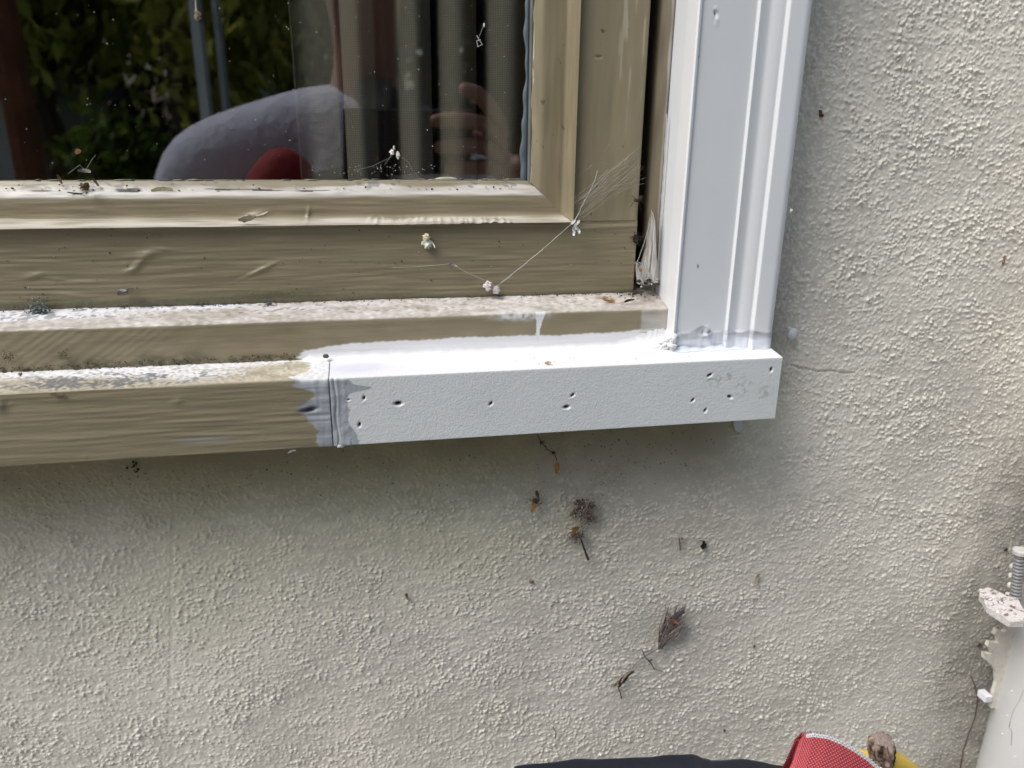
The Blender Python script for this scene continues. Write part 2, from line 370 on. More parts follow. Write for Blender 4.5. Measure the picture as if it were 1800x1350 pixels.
def subdisp(L, Y, Z, AR):
    h_ = subb(L, Y, Z, AR)
    h_ += .00022*noise(L.shape, 1.6, 2.2, 12)*np.clip((Z+.0972)/.0008, 0, 1)*.6
    dg = noise(L.shape, 1.5, 1.5, 13); 
    # diagonal sanding scratches at the far left
    u = (L*.8-(Z)*1.2)*900; h_ += .00005*np.sin(u*1.3+2*np.sin(u*.21))*np.clip(1-sst(-.13, -.07, L), 0, 1)*(Z < -.098)
    return h_
sweep('sub_sill', sub_prof, 'x', LX(.1664), subdisp, M_sill, frame, subcol, flip=True)
# jamb: the olive strip between the gap and the white casing, with a pale old caulk line
jp = rounded([(.1620, .06), (.1588, .018), (.1588, .0072), (.1602, .0048), (.1655, .0020), (.1672, .003), (.1672, .06)], [.0, .0012, .0012, .0006, .0006])
def jcol(L, X_, Y_, h):
    n = noise(L.shape, 3, 14, 41); c = np.broadcast_to(OLIVE*np.array((.80, .78, .80)), L.shape+(3,)).copy()*(1+.12*n[..., None])
    cl = sst(.1645, .1655, X_+.0004*n); c = mix(c, np.array((.42, .40, .38)), np.clip(cl*(.7+.3*n), 0, .9))
    ink = sst(.1662, .1670, X_); c = mix(c, np.array((.06, .055, .05)), ink*.6)
    c = mix(c, np.array((.05, .045, .035)), np.clip(1-sst(.1588, .1610, X_), 0, 1)*.8)
    return c
LZ = np.concatenate([lin(-.096, .095, .0006), [.2, .4, .64]])
sweep('jamb', jp, 'z', LZ, brush(.01, .0012, .00012, 15), M_olive_v, frame, jcol, flip=False)
o = MB(); Kp = tuple(OLIVE)
o.box((-.846, .003, -.10), (-.835, .06, .652), Kp); o.box((-.846, .003, .652), (.158, .06, .665), Kp); o.box((-.85, .06, -.12), (.17, .075, -.085), Kp)
o.build('head_jamb', M_olive, frame)
MB().box((.1515, .019, -.10), (.1600, .03, .66), (.01, .01, .008)).build('gap_filler', M_grit, frame)

# ------------------------------------------------------------------ sash
sash = empty('window_sash', (-.35, 0, -.09)); tag(sash, 'olive painted wooden sash holding the dark glass pane', 'window sash')
SG = .0923; GZ = -.0285; GL = -.75; GT = .58      # inner sight lines of the glass
mp_ = rounded([(0, -.0175), (.0005, -.0158), (.0082, -.0098), (.0192, -.0098), (.0212, -.0005), (.0216, .004)], [.0004, .0022, .0024, .0008], 5)
def bumps_at(L, Q, lst):
    h = np.zeros_like(L)
    for (px, py, sx, sy, ang, amp) in lst:
        p = P(px, py, 0); h += amp*gauss(L, Q, p.x, p.z, sx, sy, ang)
    return h
def beadcol(L, Y, Z, h):
    s = GZ-Z; shp = L.shape; sp = noise(shp, 1.2, 1.8, 61); med = noise(shp, 2.5, 12, 62); lg = noise(shp, 3, 40, 66)
    c = np.broadcast_to(OLIVE, shp+(3,)).copy()*(1+.04*med[..., None])
    top = (1-sst(.0072, .0092, s+.0003*med))
    c = mix(c, np.array((.56, .53, .49)), top*np.clip(.62+.2*med+.35*sst(.003, .007, s), 0, .95))
    c = mix(c, OLIVE*.9, np.clip((1-sst(.0024, .0040, s+.0005*med))*(1+.2*lg), 0, 1)*.9)
    c = mix(c, np.array((.10, .10, .085)), top*sst(1.0, 1.8, sp*.7+med*.6)*.6*np.clip(1-sst(.004, .006, s), 0, 1))
    crk = np.abs(s-.0052-.0006*lg) < .00025; c = mix(c, np.array((.03, .03, .025)), crk*sst(.5, .8, noise(shp, 8, 16, 67)))
    c = mix(c, np.array((.58, .54, .48)), sst(.0188, .0198, s)*np.clip(.65+.2*med, 0, .9))
    return c
bb = brush(.009, .0006, .00007, 21)
def beaddisp(L, Y, Z, AR):
    h = bb(L, Y, Z, AR); s = GZ-Z
    h += .00010*noise(L.shape, 1.8, 6, 22)*(1-sst(.006, .009, s))*sst(.001, .003, s)
    r = random.Random(5)
    for i in range(24):                                                     # blister beads along the lower moulding
        px = 650+i*10.6+r.uniform(-4, 4); p = P(px, 386, -.006); a = r.uniform(.15, .5) if px < 905 else .1
        h += a*.0022*gauss(L, Z, p.x, p.z+r.uniform(-.0004, .0004), r.uniform(.0006, .0012), .0006, .3)
    h += bumps_at(L, Z, ((445, 382, .004, .0012, .25, .0012), (540, 380, .0006, .0025, -.2, .0008)))
    return h
sweep('glazing_bead', [(-d, GZ-s) for s, d in mp_], 'x', LX(.113), beaddisp, M_olive, sash, beadcol, flip=True, end=lambda y, z: SG+(GZ-z)-.0002, closed=False)
def vbeadcol(L, X_, Y_, h):
    s = X_-SG; shp = L.shape; sp = noise(shp, 1.2, 1.8, 71); med = noise(shp, 2, 14, 72)
    c = np.broadcast_to(OLIVE, shp+(3,)).copy()*(.94+.05*med[..., None])
    c = mix(c, np.array((.50, .46, .37)), np.clip((1-sst(.0006, .0016, s+.0005*med))*(.7+.4*sp), 0, .9))
    c = mix(c, np.array((.08, .07, .05)), sst(2.7, 3.1, sp)*.8)
    return c
def vdisp(L, X_, Y_, AR):
    h = brush(.014, .0009, .00004, 25)(L, X_, Y_, AR); s = X_-SG
    k = noise(L.shape, 1.3, 1.5, 26); h += .00035*np.maximum(0, k-2.7)
    h += .00025*noise(L.shape, 1.2, 5, 27)*(1-sst(.001, .003, s))
    return h
mpv_ = rounded([(0, -.0175), (.0004, -.0158), (.0050, -.0100), (.0192, -.0097), (.0212, -.0005), (.0216, .004)], [.0003, .0024, .0024, .0012], 6)
sweep('glazing_bead', [(SG+s, -d) for s, d in mpv_], 'z', np.concatenate([lin(-.05, .095, .0005), [.2, .4, GT]]), vdisp, M_olive_v, sash, vbeadcol, flip=False, start=lambda x, y: GZ-(x-SG)-.0004, closed=False)
def railcol(L, Y, Z, h):
    shp = L.shape; sp = noise(shp, .7, .8, 81); med = noise(shp, 2, 20, 82); big = noise(shp, 5, 30, 83)
    c = np.broadcast_to(OLIVE, shp+(3,)).copy()*(1+.035*med[..., None])
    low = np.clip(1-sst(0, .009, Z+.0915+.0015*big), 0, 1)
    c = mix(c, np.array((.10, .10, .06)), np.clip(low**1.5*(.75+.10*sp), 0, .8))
    c = mix(c, np.array((.07, .06, .04)), sst(3.0, 3.3, sp)*.8)
    # weathered top edge of the flat
    c = mix(c, np.array((.55, .50, .44)), sst(-.0512, -.0500, Z+.0003*med)*(L < SG+.022)*.75)
    return c
def raildisp(L, Y, Z, AR):
    h = brush(.008, .00048, .00012, 28)(L, Y, Z, AR)*(1-.5*sst(.05, .13, L))
    h += bumps_at(L, Z, ((262, 445, .0055, .0013, .15, .0009), (245, 462, .0045, .0012, .7, .0007), (285, 437, .005, .0007, -.15, .0006), (232, 474, .003, .0007, .3, .0006),
        (455, 476, .0065, .0007, .42, .0009), (432, 487, .004, .0012, .2, -.0006), (100, 491, .003, .0005, -.05, .0006), (490, 420, .003, .0012, .1, .0003),
        (130, 520, .006, .001, -.2, .0005), (60, 485, .004, .001, .3, .0004), (1050, 393, .018, .0009, .02, -.0003), (1050, 400, .016, .0009, .03, .0003)))
    return h
rp = rounded([(.02, -.0502), (0, -.0500), (0, -.0915), (.004, -.0935), (.02, -.0935)], [.0003, .0022, .001])
def rail_end(y, z):
    r = .0055; zz = z+.0935
    return .1525-(r-math.sqrt(max(0, r*r-(r-min(r, max(0, zz)))**2)))*.8
sweep('bottom_rail', rp, 'x', LX(.1525), raildisp, M_olive, sash, railcol, flip=True, end=rail_end)
sp_ = rounded([(SG+.0214, .02), (SG+.0214, 0), (.1528, 0), (.1528, .02)], [.0010, .0022])
def stcol(L, X_, Y_, h):
    med = noise(L.shape, 2, 18, 91); sp = noise(L.shape, 1.3, 1.6, 92); ln = noise(L.shape, .9, 12, 94)
    c = np.broadcast_to(OLIVE, L.shape+(3,)).copy()*(1+.035*med[..., None])
    c = mix(c, np.array((.47, .43, .33)), sst(1.1, 2.0, ln+.3*med)*sst(.133, .140, X_)*sst(-.02, .03, L)*.55)
    return mix(c, np.array((.07, .06, .04)), sst(3.1, 3.4, sp)*.8)
def stdisp(L, X_, Y_, AR):
    h = brush(.02, .0008, .00004, 93)(L, X_, Y_, AR)
    p = P(1052, 100, 0); h -= .0008*gauss(X_, L, p.x, p.z, .0012, .0004)
    return h
sweep('stile', sp_, 'z', np.concatenate([lin(-.0501, .095, .0005), [.2, .4, .645]]), stdisp, M_olive_v, sash, stcol, flip=False)
o = MB(); o.box((GL-.06, 0, -.0935), (GL-.0212, .03, .645), Kp); o.build('stile', M_olive_v, sash)
o = MB(); o.box((GL-.0212, .0, GT+.0212), (.1525, .03, .645), Kp); o.build('top_rail', M_olive, sash)
o = MB(); o.box((GL-.0212, .008, GZ), (GL, .03, GT), Kp); o.box((GL-.0212, .008, GT), (SG, .03, GT+.0212), Kp); o.build('glazing_bead', M_olive, sash)
# glass
gm, t = mat_new('window_glass'); N = t.nodes; Lk = t.links.new
out = N.new('ShaderNodeOutputMaterial'); mx = N.new('ShaderNodeMixShader'); tr = N.new('ShaderNodeBsdfTransparent'); gl = N.new('ShaderNodeBsdfGlossy')
gl.inputs['Roughness'].default_value = .0; tr.inputs[0].default_value = (.90, .92, .90, 1)
lw = N.new('ShaderNodeLayerWeight'); pw = N.new('ShaderNodeMath'); pw.operation = 'POWER'; pw.inputs[1].default_value = 5; Lk(lw.outputs['Facing'], pw.inputs[0])
ma = N.new('ShaderNodeMath'); ma.operation = 'MULTIPLY_ADD'; ma.inputs[1].default_value = .92; ma.inputs[2].default_value = .14; Lk(pw.outputs[0], ma.inputs[0])
Lk(ma.outputs[0], mx.inputs[0]); Lk(tr.outputs[0], mx.inputs[1]); Lk(gl.outputs[0], mx.inputs[2]); Lk(mx.outputs[0], out.inputs[0])
MB().box((GL-.01, .0165, GZ-.008), (SG+.006, .0205, GT+.01)).build('glass_pane', gm, sash)
# bluish seal at the right edge of the pane and the ragged bottom smear
zz = lin(GZ-.002, .095, .0006)
rows = []
for z in zz:
    ww = .0030+.0006*math.sin(z*160)+.0004*math.sin(z*420+1)+(.0022 if z < .004 else 0)*max(0, math.sin((z+.03)*90))
    rows.append([(SG-ww, .0164, z), (SG-ww+.0005, .0158, z), (SG-.0016, .0154, z), (SG-.0010, .0160, z), (SG-.0004, .0152, z), (SG+.001, .0148, z), (SG+.001, .0170, z)])
ar = np.array(rows)
sc = np.zeros(ar.shape); sc[:] = (.11, .14, .155); sc[:, 3] = (.02, .02, .025); sc[:, :1] = (.06, .07, .08); sc[:, 5:] = (.40, .36, .28)
sc *= (1+.08*noise(ar.shape[:2], 4, .6, 95))[..., None]
grid('glazing_seal', ar, M_seal, sash, sc, flip=True)
o = MB(); rr = random.Random(4)
for i in range(60):
    x = rr.uniform(-.16, SG-.004); 
    if rr.random() < .5: x = rr.uniform(.03, SG-.004)
    c_ = (.09, .11, .12) if rr.random() < .4 else tuple(OLIVE)
    o.blob((x, .0162, GZ+rr.uniform(-.0003, .0001)), (rr.uniform(.001, .004), .0005, rr.uniform(.0002, .0005)), c_, i, .3)
o.blob((P(785, 307, -.016).x, .0162, GZ+.0002), (.007, .0007, .0013), (.42, .42, .30), 7, .1)
tag(o.build('paint_smears', M_seal, sash, True), kind='stuff')

# ------------------------------------------------------------------ sill: old olive board and new primed board
sill = empty('window_sill', (-.02, -.02, -.15)); tag(sill, 'projecting window sill, weathered olive board on the left joined to a new pale primed board', 'window sill')
SEAM = -.0204; DF = .046; ZT = -.1203; ZB = -.1568; SL = .105
def topz(d): return ZT+(DF-d)*SL
def sill_prof(rt): return rounded([(.03, topz(-.03)), (-DF, ZT), (-DF, ZB), (.03, ZB)], [rt, rt*.8])
def sillcol(L, Y, Z, h):
    d = -Y; shp = L.shape; sp = noise(shp, 1.0, 1.2, 101); med = noise(shp, 3, 7, 102); big = noise(shp, 9, 45, 103); st_ = noise(shp, 1.2, 22, 104)
    front = sst(.0449, .0457, d); c = np.broadcast_to(OLIVE, shp+(3,)).copy()*(1+.04*st_[..., None])
    v = np.clip((DF-d)/.026, 0, 1)      # 0 front edge, 1 at the sub sill
    top = np.clip(1-front, 0, 1)
    tc = np.broadcast_to(np.array((.47, .42, .32)), shp+(3,)).copy()*(1+.12*med[..., None])
    wh = sst(-.2, .9, (v-.38)*2.6+.8*big+.5*sp-1.3*sst(-.09, -.03, L)+.25*(v > .75))
    tc = mix(tc, np.array((.78, .78, .78)), np.clip(wh, 0, 1)*.92)
    dk = sst(.1, 1.5, sp*.8+med*.45+1.6*gauss(L, v, -.135, .35, .028, .24)+.5*gauss(L, v, -.06, .6, .03, .2)-.2)*np.clip(gauss(L, v, -.125, .38, .04, .3)*1.3+.2*(L < -.06), 0, 1)
    tc = mix(tc, np.array((.115, .125, .135)), np.clip(dk, 0, 1)*.85)
    tc = mix(tc, np.array((.10, .095, .06)), sst(.72, .98, v+.05*sp)*np.clip(.5+.3*med, 0, .8)*.0)
    tc = mix(tc, np.array((.62, .58, .50)), (1-sst(.0, .05, v))*.7)
    c = mix(c, tc, top)
    # white caulk smeared over the top next to the joint
    eg = -.0335+ramp_noise(Z*3+d*3, 12, .0016, (30, 90, 210))+.004*np.sin(d*260)
    c = mix(c, WHITE*.97, sst(-.0005, .0005, L-eg)*top)
    # grey primer on the face next to the joint
    zf = (Z-ZB)/(ZT-ZB)
    ge = -.0275-.0105*sst(.80, .93, zf)-.0070*gauss(L, zf, -.03, .55, .02, .13)+.0015*(zf-.5)+ramp_noise(Z, 15, .0007, (90, 240, 600))
    c = mix(c, GREYP*(1.1+.06*noise(shp, 8, 2.5, 105)[..., None]), sst(-.0003, .0004, L-ge)*front)
    wht = sst(.93, .97, zf)*sst(-.036, -.033, L)*front; c = mix(c, WHITE*.9, wht)
    c = mix(c, np.array((.16, .15, .12)), sst(3.0, 3.3, sp)*.8*front)
    kp = P(540, 718, DF); kd = gauss(L, Z, kp.x, kp.z, .0034, .0020); c = mix(c, np.array((.13, .15, .17)), np.clip(kd*1.4, 0, 1)*front*.9)
    lp = P(360, 773, DF); c = mix(c, np.array((.33, .34, .33)), gauss(L, Z, lp.x, lp.z, .010, .0016)*.5*front)
    c = mix(c, np.array((.15, .12, .09)), np.clip(1-sst(0, .003, Z-ZB), 0, 1)*.25*front)
    return c
def silldisp(L, Y, Z, AR):
    d = -Y; front = sst(.0449, .0457, d)
    h = brush(.010, .00050, .00010, 110)(L, Y, Z, AR)*(.35+.65*front)
    sp = noise(L.shape, 1.1, 1.3, 101); h += .00013*sp*(1-front)
    kp = P(543, 721, DF); h -= .0030*gauss(L, Z, kp.x, kp.z, .0022, .00065, .15)*front
    h += .0007*gauss(L, Z, kp.x-.0012, kp.z+.0016, .0026, .0010, .2)*front
    kp = P(0, 712, DF); h += .0012*gauss(L, Z, kp.x, kp.z, .0016, .0022)*front
    h += bumps_at(L, Z, ((310, 707, .0018, .0011, 0, .0000),))
    p = P(312, 706, DF); h += .0005*gauss(L, Z, p.x, p.z, .0018, .0010)*front
    gp = sst(-.030, -.026, L)*front; h += .00009*noise(L.shape, 14, 1.6, 111)*gp+.00007*noise(L.shape, 3, 4, 112)*gp+.00022*gp
    p = P(360, 765, DF); h += .0004*gauss(L, Z, p.x, p.z, .012, .0006)*front
    return h
ob = sweep('old_sill_board', sill_prof(.0009), 'x', LX(SEAM-.0003), silldisp, M_sill, sill, sillcol, flip=True)
tag(ob, 'weathered olive painted board with flaking top')
holes = [(613, 703, .6, 0), (640, 700, .9, 1.4), (700, 710, 1.5, .05), (632, 747, 1.0, 1.45), (863, 710, 1.0, .9), (1007, 695, 1.0, .7), (996, 716, 1.3, .1), (1218, 704, 1.0, .8),
         (1248, 660, 1.1, .5), (1240, 722, 1.0, 1.1), (1283, 698, 1.1, -.5), (1356, 650, 1.0, 1.6)]
SX1 = .2255
def newcol(L, Y, Z, h):
    d = -Y; shp = L.shape; front = sst(.0452, .0458, d); zf = (Z-ZB)/(ZT-ZB); sp = noise(shp, 1.5, 1.6, 121); med = noise(shp, 4, 5, 122)
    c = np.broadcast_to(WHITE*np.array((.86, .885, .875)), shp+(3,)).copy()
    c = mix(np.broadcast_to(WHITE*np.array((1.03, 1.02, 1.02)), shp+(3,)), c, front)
    ge = -.0118+.0020*sst(.85, .95, zf)+.0045*(1-sst(.05, .35, zf))+.012*gauss(L, zf, -.004, .84, .03, .035)+ramp_noise(Z, 17, .0004, (90, 240, 600))
    g2 = noise(shp, 10, 1.2, 123)
    c = mix(c, GREYP*(1.0+.05*g2[..., None])*1.15, (1-sst(-.0003, .0004, L-ge))*front)
    c = mix(c, WHITE*.95, sst(.955, .985, zf)*front)
    for px, py, s, a in holes:
        s *= 1.15; p = P(px, py, DF)
        c = mix(c, np.array((.04, .03, .02)), np.clip(gauss(L, Z, p.x, p.z+.0002, .00065*s, .00042*s, a)*2.6-.55, 0, 1)*front)
    for px, py, sx, sz in ((1255, 668, .003, .002), (1305, 680, .003, .003), (1345, 690, .0022, .0022), (1283, 660, .0012, .0025)):
        p = P(px, py, DF); c = mix(c, np.array((.25, .25, .22)), np.clip(gauss(L, Z, p.x, p.z, sx, sz)*np.maximum(0, sp*.6+.15), 0, .4)*front)
    c = mix(c, np.array((.20, .19, .17)), sst(3.6, 3.9, sp)*.8)
    vio = gauss(L, d, -.006, .034, .012, .005); c = mix(c, np.array((.55, .56, .66)), np.clip(vio*1.3, 0, 1)*(1-front)*.6)
    return c
def newdisp(L, Y, Z, AR):
    d = -Y; front = sst(.0450, .0457, d); n = noise(L.shape, .85, 1.5, 130); m = noise(L.shape, 1.4, 2.6, 131)
    h = .000008*(n+.8*m)*(.2+.8*front)
    for px, py, s, a in holes:
        s *= 1.15; p = P(px, py, DF)
        h += front*(-.0026*s*gauss(L, Z, p.x, p.z, .00062*s, .00036*s, a)+.00030*gauss(L, Z, p.x, p.z-.0007*s, .0011*s, .0004, a))
    g = (1-sst(-.0125, -.0108, L))*front
    h += g*(.00022+.00009*noise(L.shape, 16, 1.6, 132)+.00007*noise(L.shape, 3, 4, 133))
    h -= .0006*np.exp(-((L+.0178+.0004*np.sin(Z*300))/.0006)**2)*front
    return h
LN = lin(SEAM+.0002, SX1, .0004)
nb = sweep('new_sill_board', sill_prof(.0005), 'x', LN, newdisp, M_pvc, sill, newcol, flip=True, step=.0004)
tag(nb, 'pale primed replacement board with nail holes')
# caulk fillet along the junction of sub sill and new board, swelling to a rough heap at the casing foot
Lc = lin(-.0345, .1675, .0006); rows = []
nn = noise((3, len(Lc)), .1, 3, 140)[0]; hn = noise((3, len(Lc)), .1, 1.6, 141)[0]
for i, x in enumerate(Lc):
    w = .0036*min(1, (x+.0348)/.004)*(1+.05*nn[i]); heap = float(sst(.135, .165, x)); w2 = w+.0075*heap; hh = w+.0055*heap*(1+.15*hn[i])
    base = topz(.0202); r = []
    for k in range(9):
        t = k/8; a = t*math.pi/2
        yy = -.0201-w2*(1-math.sin(a)); z_ = base+hh*(1-math.cos(a))
        dep = -yy
        z_ = topz(dep)+hh*(1-math.cos(a))**1.3-(.0008 if k == 0 else 0)
        bumpn = .0007*heap*math.sin(k*2.1+x*1900)*math.sin(k*1.3+x*900)
        r.append((x, yy-.0001-abs(bumpn), z_+bumpn))
    rows.append(r)
ar = np.array(rows).transpose(1, 0, 2)
cc = np.broadcast_to(WHITE*1.03, ar.shape).copy()
grid('caulk_bead', ar, M_caulk, sill, cc, flip=False)
# knot hole in the caulk
p = P(573, 625, .024); MB().blob(p+Vector((0, 0, -.0002)), (.0017, .0012, .0011), (.10, .09, .06), 3, .2).build('hole', M_grit, sill)
p = P(600, 782, DF); MB().blob(p+Vector((-.0003, .0006, -.0006)), (.0024, .0012, .0010), tuple(GREYP*1.5), 5, .25, 8, 6).build('caulk_lump', M_caulk, sill, True)

# ------------------------------------------------------------------ white casing
casing = empty('window_casing', (.19, 0, topz(.02))); tag(casing, 'white moulded casing board with two fine ridges standing on the right end of the sill', 'casing')
cpf = [(.1675, .012), (.1672, -.0002), (.1662, -.0292), (.1668, -.0300), (.1682, -.0297), (.1688, -.0288), (.1975, -.0290), (.1984, -.0306), (.2012, -.0300), (.2042, -.0296), (.2072, -.0306), (.2100, -.0312),
       (.2118, -.0312), (.2130, -.0332), (.2222, -.0336), (.2252, -.0322), (.2256, -.0290), (.2256, .002), (.2240, .012)]
cpf = rounded(cpf, [.0005, .0003, .0003, .0003, .0003, .0004, .0003, .001, .001, .001, .001, .0005, .0004, .0012, .0012, .0004, .0005], 3)
def cascol(L, X_, Y_, h):
    c = np.broadcast_to(WHITE*np.array((.93, .955, .975)), L.shape+(3,)).copy(); n = noise(L.shape, 6, 3, 150); m = noise(L.shape, 9, 1.4, 151); sp = noise(L.shape, 1.3, 1.3, 152)
    e = -.1085+.0008*n+.0012*np.sin(X_*420)+.0030*gauss(X_, L*0, .186, 0, .004, 1)
    g = (1-sst(-.0004, .0005, L-e))*(X_ > .1668)*(Y_ < -.028)
    tex = np.clip(.5+.3*m, 0, 1)
    c = mix(c, mix(np.array((.37, .38, .38)), np.array((.58, .61, .68)), tex), g*.9)
    c = mix(c, np.array((.70, .74, .80)), (1-sst(-.1135, -.1115, L+.0006*n))*g*.9)
    c = mix(c, WHITE*1.02, (X_ < .1667)*.8)
    for px, py, s in ((1227, 468, .0006), (1228, 100, .0004)):
        p = P(px, py, .029); c = mix(c, np.array((.05, .05, .04)), np.clip(gauss(X_, L, p.x, p.z, s*.5, s)*1.6, 0, 1)*(Y_ < -.028))
    return mix(c, np.array((.2, .2, .2)), sst(3.9, 4.1, sp)*.6)
def casdisp(L, X_, Y_, AR):
    n = noise(L.shape, 6, 40, 153); h = .00002*n
    lowm = (1-sst(-.1095, -.1080, L))*(Y_ < -.028); h += lowm*.00028*(1+.6*noise(L.shape, 3, 3, 154)+.3*noise(L.shape, 1.3, 3.5, 157))
    p = P(1240, 585, .029); h += .0016*gauss(X_, L, p.x, p.z, .0018, .0018)*(1+.8*noise(L.shape, 1.3, 1.3, 155))*(Y_ < -.028)
    p = P(1258, 28, .029); h += .0010*gauss(X_, L, p.x, p.z, .0007, .0020, .1)*(1+.8*noise(L.shape, 1.2, 1.2, 156))*(Y_ < -.028)
    return h
LZc = np.concatenate([lin(topz(.033)-.0002, .095, .0006), [.3, WT-.04]])
sweep('casing_board', cpf, 'z', LZc, casdisp, M_white, casing, cascol, flip=False, step=.0006)
o = MB(); kc = tuple(WHITE*.95)
o.box((.1665, -.031, WT-.04), (.2256, .012, WT+.02), kc); o.box((WL+.02, -.031, .665), (.1665, .002, .725), kc)
o.build('head_casing', M_white, casing)
o = MB(); o.box((WL-.04+.0, -.031, topz(.031)), (WL+.02, .012, WT+.02), kc); o.box((WL+.02, -.02, .725), (.1665, .012, WT+.02), kc); o.build('left_casing', M_white, casing)
# ragged caulk at casing foot
o = MB(); rr = random.Random(8)
for i in range(34):
    t_ = rr.random(); p = P(1150+45*t_, 612-30*t_*rr.random(), .026+.006*t_)
    o.blob((min(p.x, .1662), p.y+.001, max(p.z, topz(-p.y))-.0006), (rr.uniform(.0018, .0036), .0014, rr.uniform(.0008, .0018)), tuple(WHITE*rr.uniform(.97, 1.04)), i, .13, 10, 8, rr.uniform(-.8, .8))
o.build('caulk_heap', M_caulk, casing, True)
xs_ = lin(.1680, .2245, .0007); rows = []
for x in xs_:
    w = .0026+.0008*math.sin(x*300)+.0006*math.sin(x*800+1)
    rows.append([(x, -.0300-w*(1-math.sin(k/6*math.pi/2)), topz(.0300+w*(1-math.sin(k/6*math.pi/2)))+.00015+w*.7*(1-math.cos(k/6*math.pi/2))) for k in range(7)])
grid('caulk_bead', np.array(rows).transpose(1, 0, 2), M_caulk, casing, np.broadcast_to(np.array((.66, .70, .76)), (7, len(xs_), 3)), flip=False)
# caulk squeezed out between casing and wall, and under the sill end
o = MB()
for i in range(26):
    z = rr.uniform(-.115, -.03); o.blob((.2262+rr.uniform(0, .0006), -rr.uniform(.001, .004), z), (.0012, .0012, rr.uniform(.002, .005)), (.55, .57, .57), i+60, .3)
o.build('caulk_squeeze', M_caulk, casing, True)

# ------------------------------------------------------------------ loose bits
def on(px, py, d): return P(px, py, d)
# glassy drop of clear sealant beside the sill end
p = on(1392, 587, .004); o = MB(); o.blob(p, (.0030, .0026, .0038), (.72, .76, .78), 11, .12, 9, 7, .4); o.blob(p+Vector((-.0018, .001, .0030)), (.0014, .0012, .0012), (.72, .76, .78), 12, .2)
tag(o.build('sealant_drop', M_caulk, None, True), 'shiny whitish sealant drop on the stucco beside the upper right sill corner', 'sealant drop')
p = on(1298, 745, .002); o = MB(); o.flake(p, .011, .005, .0006, 1.7, .2, (.50, .51, .49), 3, .05)
tag(o.build('sealant_smear', M_caulk), 'thin pale sealant smear on the stucco just under the right end of the sill', 'sealant smear')
# pale crumbs
p = on(751, 428, .002); o = MB(); o.blob(p, (.0028, .0022, .0026), (.60, .62, .52), 21, .3, 8, 7); o.blob(p+Vector((-.0006, -.0005, .0034)), (.0020, .0018, .0018), (.68, .60, .40), 22, .3, 8, 6); o.flake(p+Vector((.0030, -.001, 0)), .0045, .0006, .0003, -1, .4, (.7, .7, .62), 1, .2)
tag(o.build('plaster_crumb', M_pale), 'cream and greenish crumb stuck alone on the middle of the olive sash rail', 'crumb')
for (px, py, r, lab, sd) in ((858, 502, .0026, 'larger rounded pinkish white crumb at the lower end of the web thread', 31), (872, 510, .0020, 'smaller pointed whitish crumb touching the rounded one by the web thread', 33)):
    p = on(px, py, .004); o = MB(); o.blob(p, (r, r*.85, r*1.1 if sd == 33 else r*.95), (.62, .57, .56), sd, .3, 8, 7, .4)
    for k in range(4): o.blob(p+Vector((rr.uniform(-1, 1), -.5, rr.uniform(-1, 1)))*r*.8, r*.35, (.66, .62, .60), sd+k+2, .3)
    tag(o.build('crumb', M_pale), lab, 'crumb', 'pale crumbs hanging in the web')
# cobweb thread fan
o = MB(); rr = random.Random(12); WB = (.62, .62, .60)
def thread(pts, r=.00010, n=7, sag=.0008, seed=0, col=WB):
    q = random.Random(seed); out_ = []
    for a, b in zip(pts[:-1], pts[1:]):
        for i in range(n):
            t = i/n; out_.append(a.lerp(b, t)+Vector((q.uniform(-1, 1)*.0002, 0, -sag*4*t*(1-t)+q.uniform(-1, 1)*.0002)))
    out_.append(pts[-1]); o.tube(out_, r, col, 4)
thread([on(868, 505, .006), on(905, 478, .007), on(1010, 388, .008), on(1028, 350, .008)], .00011, 8, .0006, 1)
thread([on(880, 497, .006), on(945, 445, .007), on(1008, 390, .008)], .00010, 8, .0002, 2)
thread([on(1010, 388, .008), on(1045, 318, .006), on(1050, 300, .003)], .00010, 8, .0002, 3)
for i in range(26):
    a = on(1005+rr.uniform(-3, 22), 390-rr.uniform(0, 45), .008); b = on(rr.uniform(1118, 1136), rr.uniform(255, 330), rr.uniform(-.003, .003)); thread([a, a.lerp(b, .5)+Vector((0, 0, rr.uniform(-.002, .003))), b], rr.uniform(.00002, .00005), 6, .0006, i+10, (.45, .44, .42))
for i in range(22):
    a = on(rr.uniform(1040, 1130), rr.uniform(262, 345), .004); b = a+Vector((rr.uniform(-.008, .008), rr.uniform(-.001, .001), rr.uniform(-.010, .010))); thread([a, b], .00003, 4, .0004, i+50, (.45, .44, .42))
thread([on(690, 470, .003), on(795, 463, .002), on(800, 468, .003), on(850, 492, .005)], .00007, 6, .0004, 70)
for i in range(7): o.flake(on(1012+rr.uniform(-5, 5), 398+rr.uniform(-9, 12), .009), .0035, .0012, .0002, rr.uniform(.8, 2.2), rr.uniform(-.5, .5), (.66, .68, .68), i, .3)
o.flake(on(798, 466, .003), .004, .0008, .0002, -.3, .2, (.40, .36, .34), 3, .2); o.flake(on(792, 464, .003), .003, .0008, .0002, .5, .2, (.20, .17, .15), 4, .2)
tag(o.build('cobweb', M_pale), 'thin cobweb thread fanning from the sash stile gap diagonally down across the rail', 'cobweb')
